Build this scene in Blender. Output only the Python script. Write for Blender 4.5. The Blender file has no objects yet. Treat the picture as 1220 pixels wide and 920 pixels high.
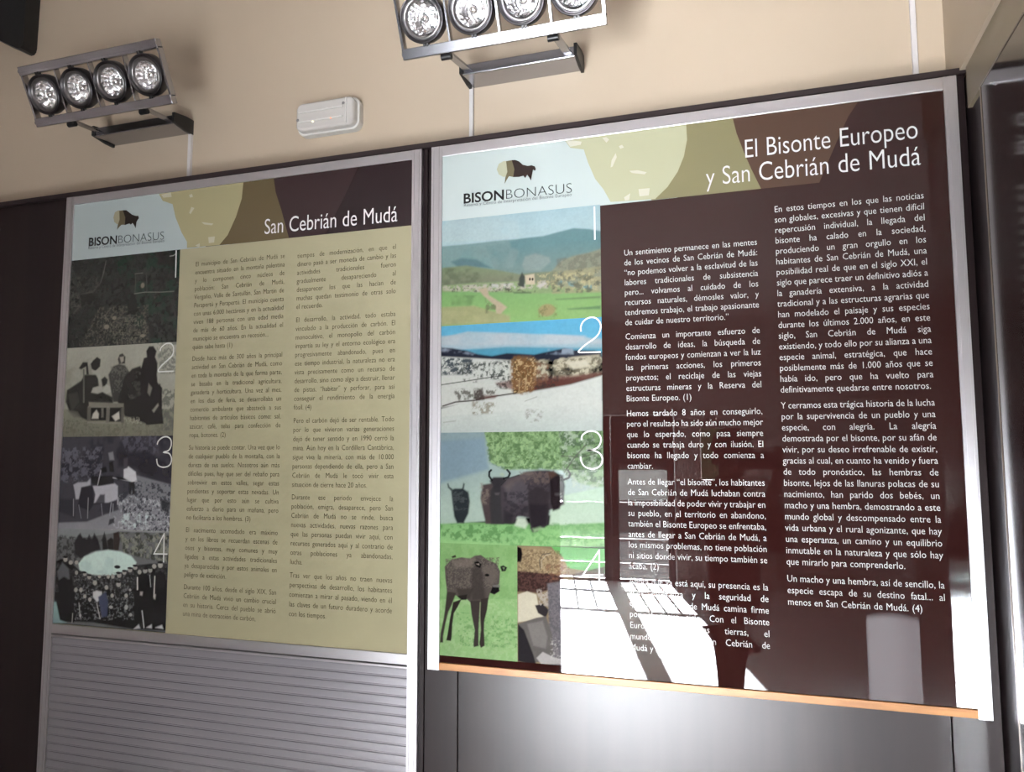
import bpy, bmesh, math, random
import numpy as np
from mathutils import Vector, Matrix
from mathutils.geometry import tessellate_polygon

scene = bpy.context.scene
COL = scene.collection
random.seed(4)

# ------------------------------------------------------------------ camera
cam_data = bpy.data.cameras.new('camera')
cam = bpy.data.objects.new('camera', cam_data)
COL.objects.link(cam)
RC = [[0.9510464, -0.3075485, 0.0304074], [0.3090408, 0.947084, -0.0867508], [-0.0021183, 0.0919011, 0.9957659]]
CAM = Vector((0.78596, -1.75103, 1.6))
right, fwd, up = (Vector((RC[0][i], RC[1][i], RC[2][i])) for i in range(3))
cam.matrix_world = Matrix(((right.x, up.x, -fwd.x, CAM.x), (right.y, up.y, -fwd.y, CAM.y),
                           (right.z, up.z, -fwd.z, CAM.z), (0, 0, 0, 1)))
cam_data.sensor_width = 36.0
cam_data.lens = 908.974 / 1220 * 36.0
cam_data.clip_start = 0.02
scene.camera = cam

# ------------------------------------------------------------------ light and exposure
SUN_STRENGTH = 20.0
SKY_STRENGTH = 0.30
EXPOSURE = 5.02
scene.view_settings.view_transform = 'Standard'
scene.view_settings.look = 'None'
scene.view_settings.gamma = 1.0
scene.view_settings.use_curve_mapping = False
scene.view_settings.exposure = EXPOSURE
scene.cycles.use_guiding = True
scene.cycles.max_bounces = 10
scene.cycles.diffuse_bounces = 6
scene.cycles.glossy_bounces = 5

world = bpy.data.worlds.new('daylight')
scene.world = world
world.use_nodes = True
wn = world.node_tree.nodes
wl = world.node_tree.links
for n in list(wn):
    wn.remove(n)
wo = wn.new('ShaderNodeOutputWorld')
bg = wn.new('ShaderNodeBackground')
sk = wn.new('ShaderNodeTexSky')
sk.sky_type = 'NISHITA'
sk.sun_disc = False
sk.sun_elevation = math.radians(14.7)
sk.sun_rotation = math.radians(180)
bg.inputs['Strength'].default_value = SKY_STRENGTH
hs = wn.new('ShaderNodeHueSaturation')
hs.inputs['Saturation'].default_value = 0.25     # thin bright haze
wl.new(sk.outputs[0], hs.inputs['Color'])
wl.new(hs.outputs[0], bg.inputs['Color'])
wl.new(bg.outputs[0], wo.inputs['Surface'])

sun_data = bpy.data.lights.new('sun', 'SUN')
sun_data.energy = SUN_STRENGTH
sun_data.angle = math.radians(0.53)
sun_data.color = (0.98, 0.98, 1.05)
sun = bpy.data.objects.new('sun', sun_data)
COL.objects.link(sun)
SUN_DIR = Vector((0.265, 1.0, -0.262 * 1.0345)).normalized()    # low sun coming in through the glazed doors
sun.rotation_euler = SUN_DIR.to_track_quat('-Z', 'Y').to_euler()
sun.location = (-3, -14, 6)

# ------------------------------------------------------------------ materials
def lin(c):
    r = []
    for v in c:
        v = v / 255.0
        r.append(v / 12.92 if v <= 0.04045 else ((v + 0.055) / 1.055) ** 2.4)
    return tuple(r)

def mat(name, col, rough=0.5, metal=0.0, coat=0.0, spec=0.5, coat_rough=0.0, emit=None, noise=None, bump=None, trans=0.0):
    m = bpy.data.materials.new(name)
    m.use_nodes = True
    nt = m.node_tree
    b = nt.nodes['Principled BSDF']
    b.inputs['Base Color'].default_value = (*col, 1)
    b.inputs['Roughness'].default_value = rough
    b.inputs['Metallic'].default_value = metal
    b.inputs['Coat Weight'].default_value = coat
    b.inputs['Coat Roughness'].default_value = coat_rough
    b.inputs['Specular IOR Level'].default_value = spec
    if emit:
        b.inputs['Emission Color'].default_value = (*emit[0], 1)
        b.inputs['Emission Strength'].default_value = emit[1]
    if noise:      # (scale xyz, second colour, amount)
        tc = nt.nodes.new('ShaderNodeTexCoord')
        mp = nt.nodes.new('ShaderNodeMapping')
        mp.inputs['Scale'].default_value = noise[0]
        nz = nt.nodes.new('ShaderNodeTexNoise')
        nz.inputs['Scale'].default_value = 1.0
        nz.inputs['Detail'].default_value = 5.0
        rp = nt.nodes.new('ShaderNodeValToRGB')
        rp.color_ramp.elements[0].position = 0.35
        rp.color_ramp.elements[1].position = 0.68
        rp.color_ramp.elements[0].color = (*col, 1)
        rp.color_ramp.elements[1].color = (*noise[1], 1)
        nt.links.new(tc.outputs['Object'], mp.inputs['Vector'])
        nt.links.new(mp.outputs[0], nz.inputs['Vector'])
        nt.links.new(nz.outputs['Fac'], rp.inputs['Fac'])
        nt.links.new(rp.outputs['Color'], b.inputs['Base Color'])
        if bump:
            bp = nt.nodes.new('ShaderNodeBump')
            bp.inputs['Strength'].default_value = bump
            bp.inputs['Distance'].default_value = 0.002
            nt.links.new(nz.outputs['Fac'], bp.inputs['Height'])
            nt.links.new(bp.outputs['Normal'], b.inputs['Normal'])
    return m

def sheer(name, col, t):
    m = mat(name, col, 0.8, spec=0.1)
    nt = m.node_tree
    a = nt.nodes.new('ShaderNodeBsdfTranslucent')
    a.inputs[0].default_value = (0.5, 0.5, 0.5, 1)
    x = nt.nodes.new('ShaderNodeMixShader')
    x.inputs[0].default_value = t
    nt.links.new(nt.nodes['Principled BSDF'].outputs[0], x.inputs[1])
    nt.links.new(a.outputs[0], x.inputs[2])
    nt.links.new(x.outputs[0], nt.nodes['Material Output'].inputs['Surface'])
    return m

def mat_print(name, col):
    return mat(name, col, rough=0.6, coat=1.0, spec=0.0)

def mat_photo(name):
    m = mat_print(name, (0.5, 0.5, 0.5))
    nt = m.node_tree
    a = nt.nodes.new('ShaderNodeAttribute')
    a.attribute_name = 'ink'
    nt.links.new(a.outputs['Color'], nt.nodes['Principled BSDF'].inputs['Base Color'])
    return m

M_WALL = mat('beige_paint', (0.55, 0.455, 0.345), 0.55, noise=((1.3, 1.3, 1.3), (0.57, 0.475, 0.365), 1), spec=0.3)
M_ROOM = mat('room_paint', (0.37, 0.32, 0.30), 0.6, spec=0.3)
M_CEIL = mat('ceiling_paint', (0.33, 0.30, 0.285), 0.7)
M_WOOD = mat('dark_laminate', (0.013, 0.007, 0.008), 0.35, noise=((30, 30, 1.2), (0.018, 0.010, 0.010), 1), bump=0.02, spec=0.33)
M_TRIM = mat('dark_trim', (0.022, 0.013, 0.014), 0.45)
M_ALU = mat('brushed_aluminium', (0.66, 0.645, 0.67), 0.40, 1.0)
M_ALUD = mat('lamp_aluminium', (0.38, 0.38, 0.41), 0.22, 1.0)
M_SHUT = mat('shutter_metal', (0.37, 0.36, 0.39), 0.42, 0.6)
M_ORANGE = mat('orange_wood', (0.50, 0.23, 0.075), 0.45, noise=((9, 9, 60), (0.36, 0.15, 0.045), 1))
M_BLACK = mat('black_plastic', (0.012, 0.012, 0.013), 0.4)
M_CHROME = mat('chrome', (0.85, 0.85, 0.86), 0.08, 1.0)
M_RING = mat('ring_metal', (0.30, 0.29, 0.29), 0.28, 1.0)
M_RINGD = mat('ring_dark', (0.10, 0.095, 0.10), 0.3, 1.0)
M_WHITEP = mat('white_plastic', (0.72, 0.71, 0.68), 0.4)
M_COVER = mat('clear_cover', (0.62, 0.60, 0.57), 0.12, coat=0.6)
M_CONDUIT = mat('conduit_white', (0.68, 0.66, 0.66), 0.4)
M_FLOOR = mat('floor_tile', (0.56, 0.545, 0.53), 0.55, noise=((3, 3, 3), (0.60, 0.585, 0.57), 1))
M_DOORF = mat('door_frame', (0.03, 0.025, 0.025), 0.4)
M_BAR = mat('pale_bars', (0.75, 0.75, 0.75), 0.35)
M_PART = mat('dark_partition', (0.03, 0.02, 0.02), 0.6, spec=0.2)
M_SIDE = mat('glossy_side', (0.02, 0.013, 0.014), 0.5, coat=1.0, spec=0.0, coat_rough=0.11)
M_BAND = mat('taupe_band', (0.26, 0.215, 0.15), 0.4)
M_GROUND = mat('outside_ground', (0.07, 0.07, 0.068), 0.9, spec=0.0)
M_ADDWALL = mat('added_wall_grey', (0.42, 0.42, 0.40), 0.9, spec=0.0)

KL, KR, KP = 1.18, 0.74, 0.62      # print density against the tones read from the photograph

def scl(c, k):
    return tuple(min(0.92, v * k) for v in lin(c))

# ------------------------------------------------------------------ mesh helpers
def bm_box(bm, x0, x1, y0, y1, z0, z1, bevel=0.0, seg=2):
    vs = [bm.verts.new(c) for c in ((x0, y0, z0), (x1, y0, z0), (x1, y1, z0), (x0, y1, z0),
                                    (x0, y0, z1), (x1, y0, z1), (x1, y1, z1), (x0, y1, z1))]
    fs = [bm.faces.new([vs[i] for i in q]) for q in ((3, 2, 1, 0), (4, 5, 6, 7), (0, 1, 5, 4), (1, 2, 6, 5), (2, 3, 7, 6), (3, 0, 4, 7))]
    if bevel:
        es = list({e for f in fs for e in f.edges})
        bmesh.ops.bevel(bm, geom=es, offset=bevel, segments=seg, profile=0.5, affect='EDGES')
    return bm

def box(*a, **k):
    return bm_box(bmesh.new(), *a, **k)

def bm_obox(bm, c, ax, ay, az, hx, hy, hz, bevel=0.0):
    """box about centre c along three axes with half sizes"""
    t = bm_box(bmesh.new(), -hx, hx, -hy, hy, -hz, hz, bevel)
    m = Matrix((ax, ay, az)).transposed().to_4x4()
    m.translation = c
    bmesh.ops.transform(t, matrix=m, verts=t.verts)
    merge(bm, t)
    return bm

def merge(bm, t):
    me = bpy.data.meshes.new('tmp')
    t.to_mesh(me)
    t.free()
    bm.from_mesh(me)
    bpy.data.meshes.remove(me)

def bm_lathe(bm, prof, c, axis, seg=40):
    """revolve (r, h) pairs round axis through c"""
    axis = Vector(axis).normalized()
    a = axis.orthogonal().normalized()
    b = axis.cross(a)
    rings = []
    for r, h in prof:
        if r < 1e-6:
            rings.append([bm.verts.new(Vector(c) + axis * h)])
        else:
            rings.append([bm.verts.new(Vector(c) + axis * h + (a * math.cos(t) + b * math.sin(t)) * r)
                          for t in (2 * math.pi * i / seg for i in range(seg))])
    for p, q in zip(rings, rings[1:]):
        for i in range(seg):
            j = (i + 1) % seg
            if len(p) == 1 and len(q) == 1:
                continue
            if len(p) == 1:
                bm.faces.new((p[0], q[i], q[j]))
            elif len(q) == 1:
                bm.faces.new((p[i], p[j], q[0]))
            else:
                bm.faces.new((p[i], p[j], q[j], q[i]))
    return bm

def bm_prism(bm, pts, y0, y1):
    """extrude an (x, z) outline from y0 to y1"""
    a = [bm.verts.new((x, y0, z)) for x, z in pts]
    b = [bm.verts.new((x, y1, z)) for x, z in pts]
    bm.faces.new(a)
    bm.faces.new(b[::-1])
    n = len(pts)
    for i in range(n):
        j = (i + 1) % n
        bm.faces.new((a[i], a[j], b[j], b[i]))
    bmesh.ops.recalc_face_normals(bm, faces=bm.faces)
    return bm

def root_of(o):
    while o.parent:
        o = o.parent
    return o

def obj(name, bm, m, parent=None, smooth=False, label=None):
    if parent is not None:
        L = root_of(parent).location
        bmesh.ops.translate(bm, vec=-L, verts=bm.verts)
    me = bpy.data.meshes.new(name)
    bmesh.ops.recalc_face_normals(bm, faces=bm.faces)
    bm.to_mesh(me)
    bm.free()
    me.materials.append(m)
    if smooth:
        for p in me.polygons:
            p.use_smooth = True
    o = bpy.data.objects.new(name, me)
    COL.objects.link(o)
    o.parent = parent
    if label:
        o['label'] = label
    return o

def thing(name, label, cat, loc, group=None):
    o = bpy.data.objects.new(name, None)
    o.empty_display_size = 0.1
    COL.objects.link(o)
    o.location = loc
    return tag(o, label, cat, group)

def tag(o, label, cat, group=None):
    o['label'] = label
    o['category'] = cat
    if group:
        o['group'] = group
    return o

def struct(name, bm, m, parent=None, smooth=False):
    o = obj(name, bm, m, parent, smooth)
    if parent is None:
        o['kind'] = 'structure'
    return o

# flat printed shapes on a board: (x, z) outlines facing the room
def flat_obj(name, polys, y, m, parent, label=None):
    bm = bmesh.new()
    for pts in polys:
        vs = [bm.verts.new((x, y, z)) for x, z in pts]
        for t in tessellate_polygon([[Vector((x, z, 0)) for x, z in pts]]):
            bm.faces.new([vs[i] for i in t])
    bm.normal_update()
    for f in bm.faces:
        if f.normal.y > 0:
            f.normal_flip()
    L = root_of(parent).location
    bmesh.ops.translate(bm, vec=-L, verts=bm.verts)
    me = bpy.data.meshes.new(name)
    bm.to_mesh(me)
    bm.free()
    me.materials.append(m)
    o = bpy.data.objects.new(name, me)
    COL.objects.link(o)
    o.parent = parent
    if label:
        o['label'] = label
    return o

def rect(x0, x1, z0, z1):
    return [(x0, z0), (x1, z0), (x1, z1), (x0, z1)]

def ribbon(path, w, sub=6):
    """thin stroke of width w along a smoothed path, as quads"""
    P = [Vector((a, b)) for a, b in path]
    if len(P) > 4:
        Q = []
        for i in range(len(P) - 1):
            p0, p1, p2, p3 = P[max(i - 1, 0)], P[i], P[i + 1], P[min(i + 2, len(P) - 1)]
            if (p2 - p1).length > 0.03:
                Q.append(p1)
                continue
            for k in range(sub):
                t = k / sub
                Q.append(0.5 * ((2 * p1) + (p2 - p0) * t + (2 * p0 - 5 * p1 + 4 * p2 - p3) * t * t + (3 * p1 - p0 - 3 * p2 + p3) * t ** 3))
        Q.append(P[-1])
        P = Q
    out = []
    Ls, Rs = [], []
    for i, p in enumerate(P):
        d0 = (P[i] - P[i - 1]).normalized() if i else None
        d1 = (P[i + 1] - P[i]).normalized() if i < len(P) - 1 else None
        d = (d0 or d1) + (d1 or d0)
        if d.length < 1e-4:
            d = d1
        d.normalize()
        n = Vector((-d.y, d.x))
        c = max(0.5, n.dot(Vector((-(d1 or d0).y, (d1 or d0).x))))
        Ls.append(p + n * w / 2 / c)
        Rs.append(p - n * w / 2 / c)
    for i in range(len(P) - 1):
        out.append([tuple(Ls[i]), tuple(Rs[i]), tuple(Rs[i + 1]), tuple(Ls[i + 1])])
    return out

# ------------------------------------------------------------------ lettering
GLYPHS = {}

def glyph(ch, off, res):
    key = (ch, off, res)
    if key in GLYPHS:
        return GLYPHS[key]
    def shape(s):
        c = bpy.data.curves.new('g', 'FONT')
        c.body = s
        c.size = 1
        c.resolution_u = res
        c.offset = off
        o = bpy.data.objects.new('g', c)
        COL.objects.link(o)
        dg = bpy.context.evaluated_depsgraph_get()
        me = bpy.data.meshes.new_from_object(o.evaluated_get(dg))
        v = np.array([q.co[:2] for q in me.vertices]).reshape(-1, 2)
        f = [tuple(p.vertices) for p in me.polygons]
        bpy.data.objects.remove(o)
        bpy.data.curves.remove(c)
        bpy.data.meshes.remove(me)
        return v, f
    if ch == ' ':
        GLYPHS[key] = (np.zeros((0, 2)), [], 0.32)
        return GLYPHS[key]
    v, f = shape(ch)
    base = shape('|')[0][:, 0].max()
    adv = shape(ch + '|')[0][:, 0].max() - base
    GLYPHS[key] = (v, f, adv)
    return GLYPHS[key]

class Lettering:
    def __init__(self):
        self.v, self.f, self.n = [], [], 0
    def word(self, s, x, z, size, xs, off, res, track=0.0, du=(1, 0)):
        for ch in s:
            v, f, a = glyph(ch, off, res)
            if len(v):
                w = np.empty((len(v), 2))
                w[:, 0] = x + v[:, 0] * size * xs * du[0]
                w[:, 1] = z + v[:, 1] * size + v[:, 0] * size * xs * du[1]
                self.v.append(w)
                self.f += [tuple(i + self.n for i in q) for q in f]
                self.n += len(v)
            x += (a * size * xs + track) * du[0]
            z += (a * size * xs + track) * du[1]
        return x
    def width(self, s, size, xs, off, res):
        return sum(glyph(c, off, res)[2] for c in s) * size * xs
    def fit(self, s, x0, z0, x1, z1, size, off=0.0, res=3):
        """one line stretched between two baseline points"""
        w = self.width(s, size, 1, off, res)
        L = math.hypot(x1 - x0, z1 - z0)
        self.word(s, x0, z0, size, L / w, off, res, 0, ((x1 - x0) / L, (z1 - z0) / L))
    def build(self, name, y, m, parent, label=None):
        v = np.concatenate(self.v)
        L = root_of(parent).location
        co = [(a - L.x, y - L.y, b - L.z) for a, b in v]
        me = bpy.data.meshes.new(name)
        me.from_pydata(co, [], self.f)
        me.update()
        if sum(p.normal.y * p.area for p in me.polygons) > 0:
            me.flip_normals()
        me.materials.append(m)
        o = bpy.data.objects.new(name, me)
        COL.objects.link(o)
        o.parent = parent
        if label:
            o['label'] = label
        return o

def column(let, paras, x0, x1, size, xs, off, res, drop):
    """justified paragraphs: (z of first line centre, z of last line centre, lines)"""
    for z0, z1, lines in paras:
        n = len(lines)
        for i, s in enumerate(lines):
            z = (z0 + (z1 - z0) * i / max(1, n - 1)) - drop
            words = s.split(' ')
            last = i == n - 1 or s.endswith('~')
            words = [w.rstrip('~') for w in words]
            wd = [let.width(w, size, xs, off, res) for w in words]
            sp = 0.27 * size
            k = 1.0
            if not last and len(words) > 1:
                sp = (x1 - x0 - sum(wd)) / (len(words) - 1)
                if sp < 0.2 * size:
                    sp = 0.2 * size
                    k = (x1 - x0 - sp * (len(words) - 1)) / sum(wd)
            elif sum(wd) + sp * (len(words) - 1) > x1 - x0:
                k = (x1 - x0 - sp * (len(words) - 1)) / sum(wd)
            x = x0
            for w, a in zip(words, wd):
                let.word(w, x, z, size, xs * k, off, res)
                x += a * k + sp

# ------------------------------------------------------------------ printed photographs, drawn shape by shape
PAINT = {
'L1': [
 ('p',(26,29,26),[0,1],[(-124,1165),(1023,1013),(1057,-92),(-71,-15)]),
 ('n',(44,46,42),[0.8,45,0.5],[(-124,1165),(1023,1013),(1057,-92),(-71,-15)]),
 ('n',(20,50,36),[0.5,12,0.5],[(347,1075),(1024,987),(1055,-28),(541,9),(541,599)]),
 ('n',(62,62,56),[0.8,69,0.55],[(-16,821),(292,786),(277,586),(6,330)]),
 ('n',(80,78,68),[0.8,90,0.56],[(283,439),(740,422),(755,-33),(122,12)]),
 ('n',(100,98,84),[0.8,105,0.62],[(309,357),(724,254),(733,-5),(432,16)]),
 ('n',(40,28,28),[0.6,8,0.4],[(783,1005),(963,956),(957,814),(788,860)]),
 ('l',(80,80,76),[7,0.9],[(329,956),(312,824),(289,719)]),
 ('l',(66,66,62),[10,0.7],[(289,719),(220,619),(108,604)]),
 ('l',(108,112,104),[4,0.9],[(607,559),(703,566),(840,552),(960,548)]),
 ('l',(96,98,92),[4,0.9],[(604,779),(674,782)]),
 ('l',(80,80,72),[4,0.9],[(476,299),(606,293)]),
 ('l',(72,72,66),[5,0.7],[(610,776),(612,565)]),
 ('l',(66,66,62),[5,0.7],[(706,778),(719,567)]),
 ('l',(70,70,64),[5,0.8],[(23,466),(91,473)]),
 ('l',(150,155,145),[4,0.9],[(911,939),(943,940),(965,962)]),
 ('e',(110,105,90),[0.6,0.9],[(364,213),(25,27)]),
 ('e',(110,105,90),[0.6,0.9],[(432,306),(20,21)]),
 ('e',(110,105,90),[0.6,0.9],[(679,643),(17,29)]),
 ('e',(110,105,90),[0.6,0.9],[(698,88),(24,18)]),
 ('p',(16,20,17),[6,0.8],[(555,492),(631,484),(637,327),(550,335)]),
 ('p',(18,18,16),[10,0.8],[(108,604),(266,588),(192,488),(112,509)]),
],
'L2': [
 ('g',(150,150,136),[142,142,128,400,1000],[(-76,1096),(1013,1015),(1038,178),(-36,206)]),
 ('n',(120,120,106),[0.5,8,0.5],[(-58,703),(239,886),(252,567),(-42,340)]),
 ('g',(118,118,102),[104,104,88,0,330],[(-41,313),(1035,278),(1046,-72),(-24,-60)]),
 ('n',(90,90,74),[0.7,60,0.55],[(-36,206),(1038,178),(1046,-72),(-24,-60)]),
 ('n',(92,96,88),[0.7,60,0.5],[(816,1030),(1013,1015),(1024,658),(870,666)]),
 ('n',(84,86,78),[0.8,39,0.45],[(865,500),(1029,493),(1042,53),(900,55)]),
 ('l',(170,172,160),[8,0.9],[(867,730),(907,792),(977,858)]),
 ('l',(160,162,150),[8,0.9],[(859,686),(992,687)]),
 ('p',(34,34,30),[4,1],[(18,524),(149,625),(180,690),(303,683),(318,564),(366,483),(455,427),(458,336),(229,331),(235,173),(167,214),(51,283),(13,391)]),
 ('p',(60,60,54),[8,0.7],[(32,470),(121,507),(148,386),(74,283)]),
 ('p',(24,24,22),[2,1],[(252,845),(289,883),(323,854),(321,775),(279,724),(244,753),(231,807)]),
 ('p',(24,24,22),[2,1],[(121,766),(157,831),(202,828),(219,688),(197,689),(190,782),(144,752)]),
 ('p',(150,150,138),[3,1],[(246,726),(312,736),(331,669),(328,603),(286,684)]),
 ('l',(90,90,82),[14,0.9],[(169,744),(184,385)]),
 ('p',(150,150,138),[3,1],[(250,488),(264,540),(340,563),(365,496),(311,472)]),
 ('p',(28,28,26),[3,1],[(338,629),(369,660),(398,626),(390,561),(352,549)]),
 ('p',(158,158,146),[3,1],[(354,497),(384,574),(434,545),(441,493),(393,469)]),
 ('p',(130,130,120),[4,0.9],[(465,453),(528,476),(520,398),(472,387)]),
 ('p',(54,54,50),[4,1],[(402,678),(442,768),(495,791),(549,774),(595,694),(590,551),(564,371),(457,375),(429,519)]),
 ('n',(96,96,88),[0.7,75,0.5],[(420,769),(571,760),(582,474),(453,479)]),
 ('p',(30,30,27),[2,1],[(482,844),(496,896),(523,907),(551,866),(549,794),(495,791)]),
 ('p',(150,146,132),[3,0.9],[(497,869),(535,873),(537,821),(514,800)]),
 ('p',(22,22,20),[4,1],[(554,644),(615,732),(689,760),(724,661),(873,551),(890,359),(908,131),(784,121),(570,216),(500,373)]),
 ('p',(14,13,15),[2,1],[(736,919),(760,969),(797,969),(828,912),(817,849),(840,783),(847,565),(890,512),(892,308),(913,131),(763,121),(715,314),(691,701),(717,842),(743,853)]),
 ('n',(70,70,64),[0.7,45,0.6],[(573,708),(701,701),(710,443),(586,370)]),
 ('p',(116,114,104),[4,0.9],[(769,568),(802,516),(784,427),(762,466)]),
 ('p',(130,128,116),[3,0.9],[(810,273),(859,348),(865,322),(826,247)]),
 ('p',(150,150,140),[3,0.8],[(846,757),(865,653),(858,551),(839,655)]),
 ('p',(112,110,98),[2,1],[(232,383),(554,358),(556,313),(234,330)]),
 ('p',(120,118,104),[2,1],[(229,173),(540,152),(536,133),(225,147)]),
 ('p',(84,82,74),[2,1],[(223,331),(251,330),(252,172),(224,173)]),
 ('p',(100,98,88),[2,1],[(399,318),(426,317),(428,148),(400,149)]),
 ('p',(84,82,74),[2,1],[(534,314),(561,313),(562,145),(538,146)]),
 ('p',(20,20,18),[2,1],[(251,323),(399,318),(399,175),(255,179)]),
 ('p',(20,20,18),[2,1],[(429,317),(534,314),(538,159),(430,161)]),
 ('p',(170,168,155),[3,1],[(276,250),(307,295),(331,249),(328,197),(267,198)]),
 ('p',(176,174,160),[3,1],[(452,219),(515,269),(523,191),(486,166)]),
 ('p',(90,90,80),[2,1],[(350,313),(372,313),(376,208),(354,209)]),
 ('n',(150,148,132),[0.7,90,0.55],[(560,203),(719,199),(721,135),(562,139)]),
 ('p',(90,90,80),[6,0.8],[(28,297),(130,281),(167,214),(99,216)]),
],
'L3': [
 ('p',(54,54,62),[0,1],[(-73,1023),(1013,1005),(1046,-25),(-23,-72)]),
 ('n',(34,32,42),[0.9,9,0.5],[(-73,1023),(1013,1005),(1027,560),(-52,549)]),
 ('n',(92,92,104),[0.8,33,0.52],[(-33,890),(389,887),(383,503),(-15,498)]),
 ('n',(78,78,92),[0.7,45,0.5],[(524,1013),(871,1007),(880,708),(652,707)]),
 ('p',(28,26,36),[14,0.9],[(521,822),(793,845),(994,671),(990,461),(804,545),(675,670),(527,669)]),
 ('g',(108,110,116),[132,132,138,0,420],[(460,175),(603,330),(662,431),(699,582),(1009,486),(1005,-3),(-13,-46),(-18,57),(269,80)]),
 ('n',(44,46,54),[0.9,63,0.55],[(574,543),(1009,486),(1005,-3),(595,-20)]),
 ('n',(168,172,176),[0.8,54,0.6],[(559,379),(995,314),(1005,-3),(468,-26)]),
 ('p',(28,28,32),[8,0.9],[(913,337),(1000,314),(994,192),(927,214)]),
 ('p',(40,38,46),[8,0.85],[(-18,316),(127,319),(158,114),(-13,186)]),
 ('p',(160,160,168),[3,1],[(126,474),(164,500),(252,507),(283,546),(286,476),(210,449),(182,320),(155,319),(140,409)]),
 ('p',(34,32,40),[4,1],[(199,449),(308,463),(327,272),(286,195),(175,243),(191,372)]),
 ('p',(168,168,176),[3,1],[(308,463),(405,478),(448,491),(490,510),(534,467),(539,328),(456,288),(326,285),(334,374)]),
 ('p',(40,38,46),[5,0.9],[(377,375),(420,376),(424,275),(327,260)]),
 ('p',(44,42,50),[5,0.9],[(392,274),(540,303),(554,216),(460,175),(373,198)]),
 ('l',(130,130,138),[6,0.9],[(133,319),(140,139)]),
 ('l',(130,130,138),[6,0.9],[(270,335),(273,118)]),
 ('l',(120,120,130),[6,0.9],[(392,274),(408,148)]),
 ('l',(140,140,150),[7,0.9],[(482,289),(472,150)]),
 ('l',(140,140,150),[6,0.9],[(499,277),(500,189)]),
 ('l',(110,110,120),[6,0.9],[(185,256),(213,116)]),
 ('p',(24,24,30),[3,1],[(282,566),(487,580),(501,492),(363,464),(296,489)]),
 ('l',(150,150,156),[8,0.9],[(351,477),(377,656)]),
 ('l',(150,150,156),[9,0.9],[(488,555),(595,531),(701,519)]),
 ('p',(22,22,26),[3,1],[(504,568),(637,556),(627,531),(532,530)]),
 ('p',(24,24,28),[2,1],[(366,656),(419,669),(432,618),(389,605)]),
 ('p',(26,26,30),[2,1],[(444,720),(481,733),(496,618),(454,618)]),
 ('p',(120,120,126),[3,1],[(435,822),(477,835),(492,745),(449,745)]),
 ('p',(190,192,196),[3,1],[(581,644),(622,676),(687,619),(700,532),(659,506),(584,556)]),
 ('p',(60,58,66),[3,1],[(576,758),(613,771),(612,657),(580,657)]),
 ('p',(22,22,26),[2,1],[(633,512),(680,513),(690,382),(669,381),(659,469),(654,381),(638,381)]),
 ('l',(150,150,156),[14,0.9],[(539,341),(541,278)]),
 ('p',(30,30,34),[3,0.9],[(473,113),(515,127),(517,77),(465,49)]),
 ('n',(190,206,206),[0.8,30,0.6],[(565,203),(817,162),(801,13),(573,4)]),
 ('g',(140,142,128),[150,152,140,0,60],[(-20,-14),(509,1),(1035,-2),(1036,-32),(-23,-72)]),
],
'L4': [
 ('g',(128,132,134),[120,124,124,800,1000],[(-55,1027),(1000,1041),(1010,735),(-38,675)]),
 ('p',(96,98,98),[0,1],[(-38,919),(156,887),(582,985),(1002,990),(1034,5),(-7,7)]),
 ('n',(46,46,46),[0.9,39,0.5],[(-38,932),(425,899),(226,650),(-20,541)]),
 ('n',(52,54,46),[0.9,39,0.48],[(559,984),(1002,990),(1012,684),(613,764)]),
 ('n',(130,132,118),[0.7,39,0.55],[(570,985),(1002,990),(1012,697),(613,764)]),
 ('p',(28,26,30),[3,1],[(158,847),(190,929),(212,957),(238,904),(274,892),(295,947),(321,895),(341,962),(379,897),(406,793),(315,761),(224,690),(174,740)]),
 ('p',(24,24,26),[2,1],[(413,899),(433,979),(454,901),(475,796),(424,787)]),
 ('p',(22,20,20),[2,1],[(460,888),(493,922),(517,904),(527,792),(476,786)]),
 ('p',(40,26,22),[2,1],[(514,969),(559,987),(576,906),(566,794),(527,788)]),
 ('p',(190,214,204),[4,1],[(209,636),(258,712),(361,770),(475,794),(589,782),(681,742),(728,680),(709,588),(622,530),(231,531)]),
 ('n',(160,190,184),[0.6,8,0.5],[(226,650),(362,751),(524,707),(530,550),(231,531)]),
 ('p',(18,18,20),[3,1],[(-24,635),(46,680),(143,645),(217,570),(371,514),(531,537),(620,582),(751,655),(860,675),(996,683),(1007,21),(708,10),(368,42),(64,27),(-7,274)]),
 ('n',(60,60,60),[0.9,60,0.52],[(-24,635),(217,570),(371,514),(620,582),(860,675),(996,683),(996,454),(-10,327)]),
 ('n',(110,112,112),[0.8,82,0.62],[(172,527),(710,562),(727,101),(193,52)]),
 ('p',(12,12,16),[3,1],[(20,463),(163,460),(194,26),(76,28)]),
 ('p',(90,92,94),[4,1],[(16,543),(60,640),(122,577),(133,471),(78,494),(33,451)]),
 ('e',(150,148,140),[3,1],[(86,675),(19,27)]),
 ('e',(150,148,140),[3,1],[(137,645),(19,22)]),
 ('e',(150,148,140),[3,1],[(190,648),(17,21)]),
 ('e',(150,148,140),[3,1],[(195,542),(15,22)]),
 ('e',(150,148,140),[3,1],[(272,533),(16,21)]),
 ('e',(150,148,140),[3,1],[(314,503),(17,22)]),
 ('e',(150,148,140),[3,1],[(368,448),(19,24)]),
 ('e',(150,148,140),[3,1],[(197,363),(16,24)]),
 ('e',(150,148,140),[3,1],[(244,366),(16,24)]),
 ('e',(150,148,140),[3,1],[(473,409),(16,23)]),
 ('e',(150,148,140),[3,1],[(580,450),(20,29)]),
 ('e',(150,148,140),[3,1],[(582,541),(20,26)]),
 ('e',(150,148,140),[3,1],[(626,570),(18,21)]),
 ('e',(150,148,140),[3,1],[(675,599),(20,23)]),
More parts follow.
